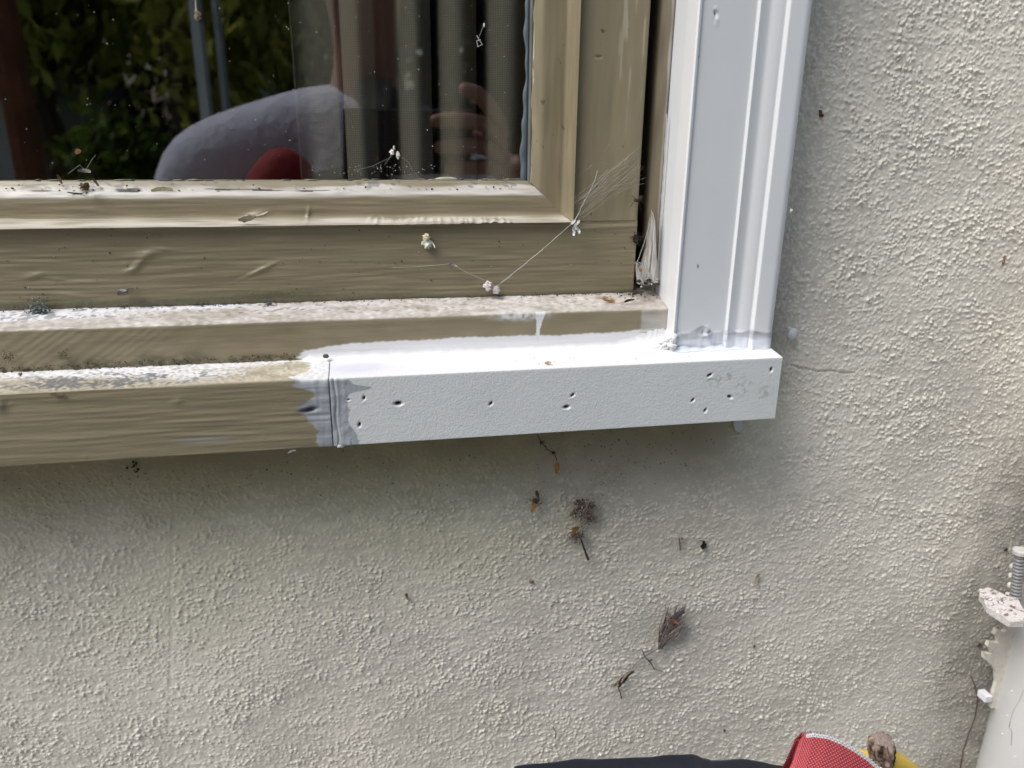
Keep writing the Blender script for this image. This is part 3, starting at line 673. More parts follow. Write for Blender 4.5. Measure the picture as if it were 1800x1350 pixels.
# silky nest
sm, t = mat_new('web_silk'); N = t.nodes; Lk = t.links.new
out = N.new('ShaderNodeOutputMaterial'); mx = N.new('ShaderNodeMixShader'); tr = N.new('ShaderNodeBsdfTransparent'); pb = N.new('ShaderNodeBsdfPrincipled'); pb.inputs['Base Color'].default_value = (.50, .49, .46, 1); pb.inputs['Roughness'].default_value = .5
tc = N.new('ShaderNodeTexCoord'); mpn = N.new('ShaderNodeMapping'); mpn.inputs['Scale'].default_value = (1, 1, .08); n = N.new('ShaderNodeTexNoise'); n.inputs['Scale'].default_value = 900; n.inputs['Detail'].default_value = 4
mr = N.new('ShaderNodeMapRange'); mr.inputs[1].default_value = .38; mr.inputs[2].default_value = .66; mr.inputs[3].default_value = .45; mr.inputs[4].default_value = 1
Lk(tc.outputs['Object'], mpn.inputs[0]); Lk(mpn.outputs[0], n.inputs[0]); Lk(n.outputs[0], mr.inputs[0]); Lk(mr.outputs[0], mx.inputs[0]); Lk(tr.outputs[0], mx.inputs[1]); Lk(pb.outputs[0], mx.inputs[2]); Lk(mx.outputs[0], out.inputs[0])
nest = empty('silk_nest', on(1135, 500, 0)); tag(nest, 'draped whitish silk web nest wedged in the corner between olive stile and white casing', 'web nest')
def drape(pxs, d0, d1, seed):
    q = random.Random(seed); rows = []
    for j, (xl, xr, y) in enumerate(pxs):
        r = []
        for k in range(19):
            t = k/18; fold = math.sin(t*17+j*.5+seed)*.0006+math.sin(t*31+seed*2)*.0003
            r.append(on(xl+(xr-xl)*t, y+3*math.sin(t*9+seed), d0+(d1-d0)*t+.002*math.sin(t*math.pi))+Vector((0, fold, 0)))
        rows.append([tuple(v) for v in r])
    ar = np.array(rows)
    fine = []
    for a, b in zip(ar[:-1], ar[1:]):
        for i in range(4): fine.append(a+(b-a)*i/4)
    fine.append(ar[-1])
    return grid('silk_sheet', np.array(fine), sm, nest, (.68, .67, .63))
drape([(1144, 1147, 372), (1140, 1152, 390), (1138, 1153, 410), (1136, 1154, 430), (1128, 1156, 455), (1122, 1158, 478), (1118, 1159, 495)], -.002, .006, 1)
drape([(1116, 1120, 462), (1117, 1130, 465), (1117, 1140, 475), (1118, 1150, 488), (1120, 1156, 500)], .001, .005, 4)
o = MB()
for i in range(5):
    a = on(1143+rr.uniform(-3, 5), 372+rr.uniform(0, 14), 0); b = on(rr.uniform(1118, 1158), rr.uniform(455, 495), .003); m_ = a.lerp(b, .5)+Vector((rr.uniform(0, .0015), 0, rr.uniform(-.002, .001)))
    thread([a, m_, b], rr.uniform(.00008, .00018), 6, .0004, i+200, (.45, .44, .40))
thread([on(1172, 200, .002), on(1167, 300, .002), on(1160, 390, .002), on(1157, 470, .002)], .0004, 8, .0001, 400, (.50, .48, .46))
o.build('silk_strand', M_pale, nest)
o = MB()
for i in range(42):
    p = on(rr.uniform(1118, 1162), rr.uniform(490, 505), rr.uniform(.0, .008)); o.blob(p, (rr.uniform(.0005, .0014), .0006, rr.uniform(.0004, .001)), rr.choice([(.05, .045, .04), (.10, .09, .08), (.4, .38, .35)]), i, .4)
o.blob(on(1126, 474, .008), (.0009, .0006, .0012), (.35, .16, .05), 3, .3)
tag(o.build('grit', M_grit, nest), kind='stuff')
# litter in the corner
def litter(name, lab, cat, items, grp=None, mat=M_debris):
    o = MB(); q = random.Random(lab)
    for it in items:
        k = it[0]
        if k == 'f': _, px, py, d, l, w, ang, c_ = it; o.flake(on(px, py, d), l, w, .0002, ang, q.uniform(-.5, .5), c_, q.randint(0, 999), q.uniform(.05, .3))
        if k == 'b': _, px, py, d, r, c_ = it; o.blob(on(px, py, d), r, c_, q.randint(0, 999), .35)
        if k == 't': _, pp, r, c_ = it; o.tube([on(*a) for a in pp], r, c_, 5)
        if k == 'fz':                                           # fuzzy cluster of short fibres and crumbs
            _, px, py, d, R, nn_, cs = it
            o.blob(on(px, py, d*.6), (R*.95, max(.0006, R*.5), R*.85), tuple(.8*v_ for v_ in cs[0]), nn_, .4, 9, 8)
            nn_ = int(nn_*3)
            for i in range(nn_):
                a = on(px, py, d)+Vector((q.gauss(0, R), q.uniform(-R, .2*R)*.6, q.gauss(0, R)))
                if i % 3: b = a+Vector((q.uniform(-1, 1), q.uniform(-.5, .3), q.uniform(-1, 1)))*R*.9; o.tube([a, a.lerp(b, .5)+Vector((q.uniform(-.2, .2)*R, 0, q.uniform(-.2, .2)*R)), b], R*.045, q.choice(cs), 4)
                else: o.blob(a, (R*q.uniform(.08, .22),)*3, q.choice(cs), i, .4, 6, 5)
    return tag(o.build(name, mat), lab, cat, grp)
BR = (.13, .08, .04); DB = (.05, .035, .025); OR = (.36, .18, .06); GB = (.24, .20, .17); TN = (.40, .32, .22)
litter('dead_insect', 'dark dead insect on the stile edge beside the black gap', 'insect', [('b', 1120, 352, .002, (.0016, .001, .0009), DB), ('b', 1126, 347, .003, (.0010, .001, .0010), DB)]+[('t', [(1120, 352, .003), (1120+a, 352+b, .004), (1120+a*1.5, 352+b*1.9+3, .001)], .00012, DB) for a, b in ((8, -6), (-8, 5), (10, 3), (-6, -6), (5, 8), (9, -1))])
litter('dirt_clump', 'black dirt clump lodged in the gap above the web nest', 'dirt clump', [('fz', 1118, 420, .001, .0017, 24, [DB, (.03, .03, .03), (.1, .09, .08)]), ('b', 1117, 420, 0, (.0018, .001, .0022), (.03, .03, .03))])
litter('wood_flake', 'orange tan bark flake lying on the ledge near the web corner', 'flake', [('f', 1070, 527, .012, .0075, .0022, -.25, (.55, .33, .17)), ('f', 1066, 524, .013, .005, .0014, -.1, (.62, .45, .30))])
litter('wood_flake', 'tan wood flake lying on the ledge under the glass', 'flake', [('f', 285, 333, -.012, .0105, .0024, .06, (.62, .58, .42))])
litter('wood_flake', 'curled brown bark flake on the lower part of the olive rail', 'flake', [('f', 222, 513, .003, .0085, .0022, .25, (.10, .08, .06)), ('f', 215, 510, .003, .004, .001, -.2, (.3, .33, .32))])
litter('wood_flake', 'dark split flake on the moulding edge left of centre', 'flake', [('f', 435, 384, .002, .009, .0022, .2, (.16, .13, .09)), ('f', 455, 378, .003, .010, .0008, .15, (.45, .40, .30)), ('b', 430, 388, .001, (.0012, .0008, .0008), DB)])
litter('lichen_tuft', 'blue grey lichen tuft on the rail bottom at far left', 'lichen', [('fz', 68, 546, .003, .0026, 80, [(.16, .19, .18), (.24, .28, .27), (.09, .11, .10)])])
litter('lichen_tuft', 'tiny grey lichen bit on the ledge left of centre', 'lichen', [('fz', 472, 534, .003, .0012, 30, [(.16, .19, .18), (.24, .28, .27), (.09, .11, .10)])])
litter('lichen_tuft', 'dark brown moss tuft on the sub sill face at far left', 'lichen', [('fz', 17, 627, .022, .0015, 34, [DB, BR, (.10, .10, .07)])])
litter('lichen_tuft', 'small moss tuft on the sub sill face right of the far left one', 'lichen', [('fz', 112, 624, .022, .0013, 26, [DB, (.16, .14, .09), (.12, .11, .07)])])
litter('litter_heap', 'loose heap of brown leaf bits and webbing under the lower left of the glass', 'litter', [('fz', 150, 328, -.012, .0020, 30, [BR, GB, DB, (.5, .46, .40)]), ('f', 105, 315, -.012, .005, .001, 1.9, BR), ('f', 168, 320, -.012, .005, .001, -1.0, BR), ('f', 150, 300, -.018, .006, .0014, -.1, (.5, .42, .40)), ('f', 135, 340, -.011, .008, .0006, -.05, DB), ('f', 137, 266, -.0158, .003, .0018, .6, (.5, .28, .14)),
    ('t', [(150, 300, -.0150), (162, 280, -.0155), (168, 272, -.0155)], .00006, (.5, .5, .48)), ('t', [(120, 305, -.0150), (140, 290, -.0155), (150, 300, -.0150)], .00006, (.5, .5, .48))])
litter('dirt_clump', 'brown grit spill on the dark stile corner at the ledge right end', 'dirt clump', [('b', 1085+q*7, 520+((q*37) % 11)-4, .012+(q % 3)*.002, (.0004+.0006*((q*13) % 5)/5, .0004, .0004), [DB, (.07, .06, .05), (.3, .27, .24)][q % 3]) for q in range(11)]+[('f', 1120, 514, .008, .007, .002, .15, (.10, .08, .07)), ('f', 1105, 528, .014, .006, .0012, .2, DB)])
litter('moth_husk', 'pair of pale husks in webbing on the glass near its bottom edge', 'husk', [('b', 689, 268, -.0158, (.0012, .001, .0015), (.7, .68, .62)), ('b', 700, 273, -.0158, (.0010, .001, .0020), (.7, .68, .62)), ('b', 693, 260, -.0158, (.0006, .0006, .0010), (.6, .58, .52)),
    ('t', [(700, 272, -.0158), (718, 285, -.0158), (725, 300, -.0158)], .00005, (.5, .5, .5)), ('t', [(690, 270, -.0158), (676, 290, -.0158)], .00005, (.5, .5, .5)), ('t', [(622, 300, -.0158), (655, 292, -.0158), (690, 275, -.0158)], .00004, (.5, .5, .5))], mat=M_pale)
litter('dried_drop', 'brown dried drop hanging from a thread at the top of the glass', 'dried drop', [('b', 347, 27, -.0158, (.0018, .0008, .0024), (.20, .16, .12)), ('t', [(344, -14, -.0158), (344, 10, -.0158), (346, 24, -.0158)], [.0003, .0004, .0008], (.42, .37, .30))])
litter('web_scrap', 'little heart shaped whitish web scrap high on the glass before the curtain', 'web scrap', [('t', [(838, 62, -.0158), (842, 70, -.0158), (848, 78, -.0158), (840, 82, -.0158), (838, 72, -.0158), (845, 70, -.0158)], .00018, (.6, .6, .58)), ('t', [(841, 68, -.0158), (851, 42, -.0158)], .00005, (.6, .6, .58)), ('b', 851, 44, -.0158, (.0004, .0004, .001), (.7, .7, .7))], mat=M_pale)
o = MB()
for i in range(170):
    if rr.random() < .35: px, py = rr.gauss(660, 50), rr.uniform(288, 309)
    else: px, py = rr.uniform(0, 905), rr.uniform(2, 308)
    o.blob(P(px, py, -.0162), rr.uniform(.00010, .00028), (.55, .55, .53), i, .3, 5, 4)
tag(o.build('dust_specks', M_pale), 'scattered pale dust specks on the window glass', 'dust', None, 'stuff')
# bits on the rendered wall
litter('dried_flower', 'dangling reddish brown dried flower strand just below the sill', 'dried plant', [('t', [(944, 762, .012), (950, 775, .012), (962, 790, .010), (975, 797, .009), (979, 810, .008)], .00025, DB), ('fz', 952, 778, .011, .0012, 18, [(.16, .05, .05), DB, (.2, .1, .06)]), ('fz', 973, 796, .009, .0012, 18, [DB, OR, (.2, .1, .06)]), ('f', 979, 820, .006, .0075, .0022, 1.5, OR)])
litter('dried_flower', 'small brown and orange seed tuft left of the larger grey clump', 'dried plant', [('fz', 941, 880, .004, .0019, 40, [BR, DB, GB, OR]), ('f', 938, 893, .005, .006, .002, 1.1, OR), ('f', 944, 868, .005, .006, .0016, 1.9, BR)])
litter('dried_flower', 'largest grey brown fuzzy clump on the wall with a dark curved stem', 'dried plant', [('fz', 1025, 893, .006, .0034, 130, [GB, (.36, .31, .28), BR, (.30, .25, .22)]), ('fz', 1038, 912, .006, .0020, 50, [GB, BR, (.2, .12, .1)]), ('fz', 1010, 903, .006, .0018, 34, [GB, BR]), ('fz', 1013, 940, .005, .0027, 90, [GB, BR, (.36, .31, .28)]), ('f', 1011, 930, .010, .006, .003, .9, OR),
    ('t', [(1022, 950, .006), (1027, 965, .006), (1034, 984, .006)], [.0005, .0007, .0009], DB), ('f', 1018, 882, .008, .005, .0018, -.6, (.09, .08, .07)), ('f', 1042, 890, .008, .004, .0014, .3, (.09, .08, .07))])
featc = [(.15, .12, .11), (.24, .20, .18), (.10, .08, .07)]
rq = random.Random(77); its = []
for i in range(60):
    bx, by = 1160+rq.uniform(-4, 6), 1138+rq.uniform(-4, 4); ex, ey = rq.uniform(1170, 1214), rq.uniform(1060, 1100); mx_, my_ = (bx+ex)/2+rq.uniform(-10, 8), (by+ey)/2+rq.uniform(-4, 6)
    its.append(('t', [(bx, by, .003), (bx+(mx_-bx)*.5+rq.uniform(-5, 3), (by+my_)/2, .005), (mx_, my_, .006), (ex, ey, rq.uniform(.003, .008))], [.0002, .00032, .00045, .00015], rq.choice(featc)))
its += [('f', 1185, 1092, .009, .0075, .0018, -.55, (.33, .17, .09)), ('f', 1192, 1080, .007, .0095, .0035, .6, (.13, .11, .11)), ('t', [(1160, 1138, .003), (1140, 1150, .003), (1115, 1168, .003), (1112, 1175, .003)], .0003, (.14, .12, .12)), ('f', 1165, 1148, .004, .004, .0015, .9, (.35, .30, .24))]
litter('dried_seed_head', 'feathery dark seed head with an orange sliver, lower right on the wall', 'dried plant', its)
its = [('f', 1098, 1190, .005, .0150, .0036, .85, (.09, .06, .045)), ('f', 1101, 1186, .007, .012, .0012, .85, (.30, .24, .18)), ('f', 1104, 1188, .006, .012, .0016, .95, (.07, .05, .04)), ('t', [(1086, 1207, .003), (1090, 1217, .003), (1093, 1228, .003)], .0004, DB)]
for i in range(12): its.append(('t', [(1098+rq.uniform(-5, 5), 1192, .005), (1085+rq.uniform(-4, 4), 1200+rq.uniform(-3, 3), .005), (1073+rq.uniform(-3, 14), 1206+rq.uniform(-2, 3), .004)], .00014, rq.choice([(.24, .18, .14), BR])))
litter('seed_husk', 'dark pointed seed husk at the lower end of the dried string', 'dried plant', its)
litter('dried_twig', 'short forked black twig between the feathery seed head and husk', 'twig', [('t', [(1129, 1143, .004), (1134, 1155, .004), (1143, 1164, .004), (1150, 1176, .004), (1165, 1180, .003)], [.0004, .0003, .0005, .0003, .0002], DB), ('t', [(1140, 1163, .004), (1147, 1159, .004)], .0004, DB)])
litter('seed_bead', 'round black bead like seed to the right on the wall', 'seed', [('b', 1237, 959, .002, .0019, (.02, .012, .012)), ('b', 1237, 953, .003, .0008, (.02, .012, .012))])
litter('dried_twig', 'short grey twig stub just left of the round black seed', 'twig', [('t', [(1194, 946, .003), (1195, 956, .003), (1196, 967, .003)], .0006, (.16, .13, .12)), ('f', 1200, 948, .004, .004, .0014, -.8, (.38, .25, .22))])
litter('dried_twig', 'tan straw sliver on the wall above the small spider', 'twig', [('f', 1331, 1016, .002, .0085, .0018, 1.35, (.33, .28, .22))])
litter('dried_twig', 'small brown sliver on the wall left of the hanging clump', 'twig', [('f', 715, 1048, .002, .0055, .0014, 1.8, (.25, .20, .14))])
litter('dried_twig', 'thin dark curved bristle low on the wall above the dark bag', 'twig', [('t', [(972, 1278, .003), (977, 1286, .003), (976, 1298, .003)], .0003, (.08, .09, .05))])
litter('spider', 'tiny thin spider hanging on the wall between twig and pipe', 'spider', [('b', 1326, 1136, .002, (.0007, .0006, .0012), DB), ('t', [(1327, 1108, .002), (1326, 1136, .002), (1324, 1158, .002)], .00012, BR), ('t', [(1322, 1128, .002), (1326, 1136, .003), (1330, 1147, .002)], .0001, BR)])
litter('seed_bead', 'tiny pink brown seed on the wall below the small orange tuft', 'seed', [('b', 932, 1021, .001, .0011, (.30, .17, .14)), ('b', 936, 1024, .001, .0007, (.16, .1, .08))])
litter('seed_bead', 'tiny dark seed low on the wall between husk and red flap', 'seed', [('b', 1273, 1284, .001, .0009, (.04, .035, .02))])
litter('mud_dab', 'rust coloured mud dab on the stucco beside the upper casing', 'mud dab', [('b', 1442, 198, .001, (.0010, .0008, .0014), (.16, .07, .03)), ('b', 1444, 203, .001, (.0012, .0008, .0008), (.10, .05, .03))])
litter('mud_dab', 'orange brown mud dab on the stucco near the right edge', 'mud dab', [('b', 1764, 460, .001, (.0010, .0006, .0020), (.30, .20, .12)), ('b', 1766, 452, .001, (.0008, .0006, .001), (.26, .17, .1))])
litter('hair', 'thin curved pale hair stuck on the stucco right of the casing', 'hair', [('t', [(1545, 245, .0015), (1556, 225, .0018), (1568, 214, .002), (1580, 212, .0015), (1584, 222, .001)], .00012, (.2, .19, .15))])
o = MB(); rr = random.Random(33)
for i in range(240):
    px = rr.uniform(0, 1300); py = 845-.065*px+abs(rr.gauss(0, 28))
    if rr.random() < .35: px, py = rr.gauss(1080, 60), rr.uniform(770, 900)
    if rr.random() < .06: px, py = rr.uniform(0, 1780), rr.uniform(850, 1340)
    o.blob(P(px, py, .0002), (rr.uniform(.00015, .00045), .0002, rr.uniform(.00015, .0005)), rr.choice([DB, (.06, .06, .03), BR]), i, .3, 5, 4)
for i in range(9): o.blob(P(232+rr.gauss(0, 5)+i*1.2, 812+i*2.2, .0003), rr.uniform(.0004, .0008), DB, i, .4, 5, 4)
tag(o.build('dirt_specks', M_grit), 'fine dark dirt specks sprinkled on the wall under the sill', 'dirt', None, 'stuff')
o = MB()
def stripe(px0, px1, y0, y1, dsts, n, sz, cols):
    for i in range(n):
        t = rr.random(); px = px0+(px1-px0)*t; py = y0+(y1-y0)*t+rr.uniform(-1, 1)*dsts[2]
        p = P(px, py, dsts[0]); o.blob(p, (rr.uniform(.3, 1)*sz*1.6, sz*.5, rr.uniform(.3, 1)*sz), rr.choice(cols), i, .4, 5, 4)
stripe(0, 1120, 546, 518, (.001, 0, 5), 200, .0004, [DB, (.08, .08, .06), (.10, .11, .09)])
stripe(0, 520, 652, 626, (.0208, 0, 6), 260, .00038, [DB, (.10, .09, .06), (.06, .06, .04)])
stripe(0, 900, 330, 336, (-.012, 0, 8), 70, .0005, [DB, (.12, .11, .09), (.5, .48, .42)])
for i in range(60): o.blob(P(rr.uniform(0, 1120), rr.uniform(400, 520), .0003), rr.uniform(.0002, .0004), rr.choice([DB, (.42, .37, .26), (.1, .09, .06)]), i, .4, 5, 4)
for i in range(25): o.blob(P(rr.uniform(640, 1330), rr.uniform(625, 640), .04), rr.uniform(.0001, .0003), BR, i, .4, 5, 4)
tag(o.build('dirt_specks', M_grit), 'dark grit scattered along the ledges of the sash and sill', 'dirt', None, 'stuff')
litter('wood_flake', 'tiny tan sliver on the white top of the new board', 'flake', [('f', 963, 638, .042, .0036, .0013, .1, (.50, .33, .20))])
litter('paint_chip', 'white curled paint chip under the edge of the old sill board', 'paint chip', [('f', 513, 793, .044, .0042, .0009, .3, (.75, .75, .75))], mat=M_pale)
litter('paint_chip', 'tiny white chip on the outer casing edge', 'paint chip', [('b', 1391, 370, .033, (.0007, .0005, .0009), (.8, .8, .8))], mat=M_pale)
litter('wood_flake', 'brown flake hanging from the front edge of the olive sill board', 'flake', [('f', 100, 693, .047, .0055, .0012, -.05, (.13, .10, .07))])
litter('wood_flake', 'short dark red flake at the back of the old sill at far left', 'flake', [('f', 48, 651, .026, .004, .0012, .1, (.10, .06, .05)), ('b', 36, 658, .030, (.001, .0008, .0008), (.18, .09, .07))])

# ------------------------------------------------------------------ downpipe and bracket
pc = Vector((.4365, -.050, 0)); pr_ = .042
# place so that the left silhouette passes the two photographed points
def pipe_sil(px, py):
    v = P(px, py, 0)-Vector((0, -DIST, 0)); return math.atan2(v.x, v.y)
ang = .5*(pipe_sil(1715, 1350)+pipe_sil(1800, 1020)); dc = DIST-.050; tt = ang; # distance of pipe centre line from camera in plan
pc.x = (pr_+dc*math.sin(tt))/math.cos(tt)
pipe = empty('downpipe', (pc.x, pc.y, -1.4)); tag(pipe, 'pale grey painted round downpipe at the lower right, scratched and chipped', 'pipe')
def pcol(shape):
    n = noise(shape, 2, 2, 160); m = noise(shape, 12, 5, 161); c = np.broadcast_to(np.array((.66, .655, .65)), shape+(3,)).copy()*(1+.03*m[..., None])
    return mix(c, np.array((.25, .24, .22)), sst(3.0, 3.3, n)*.7)
zz = np.concatenate([[-1.4, -.9], lin(-.56, -.2, .002), [.4, 1.5]]); th = np.linspace(0, 2*math.pi, 65)
T, Z2 = np.meshgrid(th, zz); nz = noise(T.shape, 3, 2, 162)*.00006
pts = np.stack([pc.x+(pr_+nz)*np.sin(T), pc.y+(pr_+nz)*np.cos(T), Z2], -1); pts[:, -1] = pts[:, 0]
grid('pipe_tube', pts, M_white, pipe, pcol(T.shape), flip=False)
o = MB()   # hairline dents in the paint
def onpipe(px, py):
    r = P(px, py, 0)-Vector((0, -DIST, 0)); c0 = Vector((0, -DIST, 0)); a = r.x**2+r.y**2; b = 2*(r.x*(c0.x-pc.x)+r.y*(c0.y-pc.y)); cc_ = (c0.x-pc.x)**2+(c0.y-pc.y)**2-pr_**2
    D_ = b*b-4*a*cc_; t_ = (-b-math.sqrt(max(0, D_)))/(2*a); return c0+r*t_
o.tube([onpipe(x, y) for x, y in ((1800, 1212), (1792, 1232), (1781, 1250), (1776, 1268))], .00022, (.38, .37, .36), 4)
o.tube([onpipe(x, y) for x, y in ((1776, 1268), (1774, 1278), (1779, 1286), (1778, 1310))], .00035, (.30, .29, .28), 4)
for x, y in ((1779, 1215), (1771, 1258), (1762, 1290), (1758, 1195), (1785, 1330)): o.blob(onpipe(x, y), (.0009, .0005, .0007), (.8, .8, .8), x, .3, 5, 4)
o.build('scratch', M_metal, pipe)
br = empty('pipe_bracket', on(1760, 1060, .02)); tag(br, 'crusty painted pipe clamp with serrated strap and upright threaded bolt', 'pipe bracket')
MW = (.50, .49, .47)
# flange plate (top view polygon, extruded down)
fl = [(1722, 1037), (1738, 1031), (1752, 1038), (1770, 1047), (1790, 1052), (1802, 1075), (1800, 1092), (1775, 1092), (1755, 1080), (1735, 1066), (1728, 1052), (1722, 1045)]
base = [on(x, y, .030) for x, y in fl]; zf_ = base[0].z
top = []
for (x, y) in fl:
    r = P(x, y, 0)-Vector((0, -DIST, 0)); 
    t_ = (zf_-0)/r.z; q = Vector((0, -DIST, 0))+r*t_; top.append(q)
n_ = len(top); V = [q+Vector((0, 0, rq.uniform(-.0006, .0006))) for q in top]+[q+Vector((.0004, 0, -.0045)) for q in top]
Fc = [tuple(range(n_)), tuple(range(n_, 2*n_))[::-1]]+[(i, n_+i, n_+(i+1) % n_, (i+1) % n_) for i in range(n_)]
fo = MB().add(V, Fc, (.62, .58, .56)); cen = sum(top, Vector())/n_
for i in range(60):
    a = rq.choice(top).lerp(cen, rq.random()); fo.blob(a+Vector((0, 0, .0004)), (rq.uniform(.0006, .002), .0009, rq.uniform(.0003, .0009)), rq.choice([(.66, .62, .60), (.5, .46, .44), (.68, .65, .63), (.25, .20, .17)]), i, .4, 6, 5)
fo.build('clamp_flange', M_grit, br)
# serrated strap, vertical plate facing the camera
sp2 = [(1762, 1085), (1766, 1100), (1770, 1108), (1764, 1112), (1757, 1108), (1752, 1108), (1748, 1116), (1754, 1122), (1755, 1130), (1748, 1130), (1739, 1129), (1736, 1136), (1741, 1142), (1744, 1150), (1736, 1150), (1730, 1148), (1730, 1158), (1744, 1170), (1751, 1182), (1752, 1200), (1746, 1222), (1742, 1245), (1800, 1245), (1800, 1085)]
V = [on(x, y, .030) for x, y in sp2]; n_ = len(V); V2 = [v+Vector((0, .003, 0)) for v in V]
MB().add(V+V2, [tuple(range(n_))[::-1], tuple(range(n_, 2*n_))]+[(i, (i+1) % n_, n_+(i+1) % n_, n_+i) for i in range(n_)], (.66, .63, .56)).build('serrated_strap', M_metal, br)
# threaded bolt
b0 = on(1782, 1072, .036); b1 = on(1793, 972, .036); ax = (b1-b0)
rows = 90; pl = []; rl = []
for i in range(rows):
    t_ = i/(rows-1); pl.append(b0+ax*t_); rl.append(.0031+(.0006*math.sin(i*2*math.pi/5.2)))
MB().tube(pl, rl, (.24, .24, .24), 14).build('bolt', M_metal, br, True)
MB().tube([b1, b1+ax.normalized()*.0025, b1+ax.normalized()*.0032], [.0048, .0046, .0030], MW, 14).build('bolt_head', M_metal, br, False)
o = MB()
for i in range(5): p = on(1780-2.5*i, 995+17*i, .030); o.blob(p, (.0022, .002, .0024), (.60, .59, .52), i, .2, 8, 6)
o.build('clamp_tooth', M_metal, br, True)
p = on(1734, 1226, .03); o = MB(); o.box(p+Vector((-.0022, -.002, -.0028)), p+Vector((.003, .006, .0022)), (.75, .76, .80)); o.build('square_nut', M_metal, br)
litter('dirt_clump', 'brown dirt crumbs on the wall above the pipe bracket', 'dirt clump', [('fz', 1768, 966, .003, .0013, 26, [DB, GB, BR]), ('b', 1748, 1000, .002, (.0012, .0008, .0014), (.18, .16, .14)), ('b', 1756, 998, .002, .0007, DB)])
litter('dirt_clump', 'dark dirt crumbs on the wall beside the serrated strap', 'dirt clump', [('fz', 1722, 1134, .003, .0014, 26, [DB, BR, GB])])
litter('dirt_clump', 'brown rotten crumb on top of the crusty flange', 'dirt clump', [('fz', 1752, 1064, .033, .0012, 22, [BR, OR, DB])])
litter('root_fibre', 'long thin brown bent fibre hanging beside the downpipe', 'fibre', [('t', [(1706, 1187, .004), (1714, 1205, .005), (1719, 1230, .005), (1714, 1260, .005), (1703, 1290, .006), (1693, 1320, .006), (1688, 1352, .006), (1684, 1400, .004)], [.0003, .0005, .0005, .0005, .00055, .0005, .0005, .0003], (.10, .065, .05))])

# ------------------------------------------------------------------ bag and tool at the bottom edge
fab = painted('woven_fabric', .85, .12, 300, ((2500, .12),), spec=.2, sheen=.3)
bag = empty('tool_bag', on(1200, 1500, .14)); tag(bag, 'dark navy cloth bag with a red woven flap at the bottom edge', 'bag')
bd = .145
edge = [(905, 1352), (940, 1343), (985, 1337), (1040, 1334), (1088, 1332), (1140, 1329), (1175, 1328), (1215, 1325), (1232, 1329), (1250, 1335), (1300, 1337), (1345, 1340), (1385, 1350), (1440, 1362)]
rows = []
for (x, y) in edge:
    p = on(x, y, bd); r = []
    for k in range(15):
        t_ = k/14; a = math.pi*(t_-.5)
        if t_ < .5: r.append((p.x, p.y-.014*(1-math.sin(math.pi*t_)), p.z-.10*(1-math.sin(math.pi*t_))**2))
        else: r.append((p.x, p.y+.014*(1-math.sin(math.pi*t_)), p.z-.10*(1-math.sin(math.pi*t_))**2))
    rows.append(r)
ar = np.array(rows); f2 = []
for a, b in zip(ar[:-1], ar[1:]):
    for i in range(6): f2.append(a+(b-a)*i/6)
f2.append(ar[-1]); ar = np.array(f2); ar[..., 2] += .0004*noise(ar.shape[:2], 2, 2, 171); ar[..., 1] += .0006*noise(ar.shape[:2], 3, 2, 172)
grid('bag_rim', ar, fab, bag, (.012, .014, .022), flip=False)
q0 = on(1170, 1345, bd)
rb = MB(); rb.box((q0.x-.10, q0.y-.03, q0.z-.30), (q0.x+.16, q0.y+.04, q0.z-.085), (.012, .014, .022)); rb.build('bag_body', fab, bag)
# red flap: curved coarse woven sheet, ribs of stitches as real relief
redm, t = mat_new('red_weave'); N = t.nodes; Lk = t.links.new
out = N.new('ShaderNodeOutputMaterial'); b_ = N.new('ShaderNodeBsdfPrincipled'); b_.inputs['Roughness'].default_value = .85; b_.inputs['Specular IOR Level'].default_value = .2; Lk(b_.outputs[0], out.inputs[0])
at = N.new('ShaderNodeAttribute'); at.attribute_name = 'Col'; Lk(at.outputs['Color'], b_.inputs['Base Color'])
A_, B_, C_, D_ = on(1425, 1288, .165), on(1545, 1350, .15), on(1372, 1358, .15), on(1420, 1460, .15)
NU, NV = 260, 220
uu, vv = np.meshgrid(np.linspace(0, 1, NU), np.linspace(0, 1, NV))
topc = [on(x, y, .16) for x, y in ((1405, 1302), (1414, 1292), (1430, 1289), (1455, 1292), (1480, 1302), (1503, 1315), (1525, 1330), (1545, 1348), (1570, 1375))]
ta = np.array([tuple(v) for v in topc]); ti = np.linspace(0, 1, len(ta))
tx = np.stack([np.interp(uu, ti, ta[:, i]) for i in range(3)], -1)
dirv = np.array(tuple(on(1370, 1370, .16)-on(1405, 1302, .16)))
fanv = np.array(tuple(on(1500, 1440, .16)-on(1545, 1348, .16)))
off = (dirv[None, None]*(1-uu[..., None])+fanv*uu[..., None])*vv[..., None]*1.8
pts = tx+off
bulge = .010*np.sin(np.clip(vv*1.2, 0, 1)*math.pi*.5)*np.sin(np.clip(uu, 0, 1)*math.pi*.9+.1)
wv = np.sin(uu*NU/4.0*math.pi+(np.floor(vv*NV/4) % 2)*math.pi)*.00022+np.abs(np.sin(vv*NV/4.0*math.pi))*.0004
pts[..., 1] -= bulge+wv
edgew = (vv < .035)
cw = mix(np.array((.46, .05, .06))*np.ones(pts.shape), np.array((.80, .32, .34)), np.clip(np.sin(uu*NU/4.0*math.pi+(np.floor(vv*NV/4) % 2)*math.pi)*np.abs(np.sin(vv*NV/4.0*math.pi))*1.0, 0, 1))
cw = mix(cw, np.array((.70, .68, .68)), edgew*(uu > .15)*.95)
rf = grid('red_flap', pts, redm, bag, cw, flip=True); so = rf.modifiers.new('thick', 'SOLIDIFY'); so.thickness = .0022; so.offset = -1
scr = empty('scraper', on(1560, 1420, .13)); tag(scr, 'yellow handled tool with a rough brown wooden knob beside the red flap', 'tool')
kn = MB(); kp = on(1549, 1312, .125)
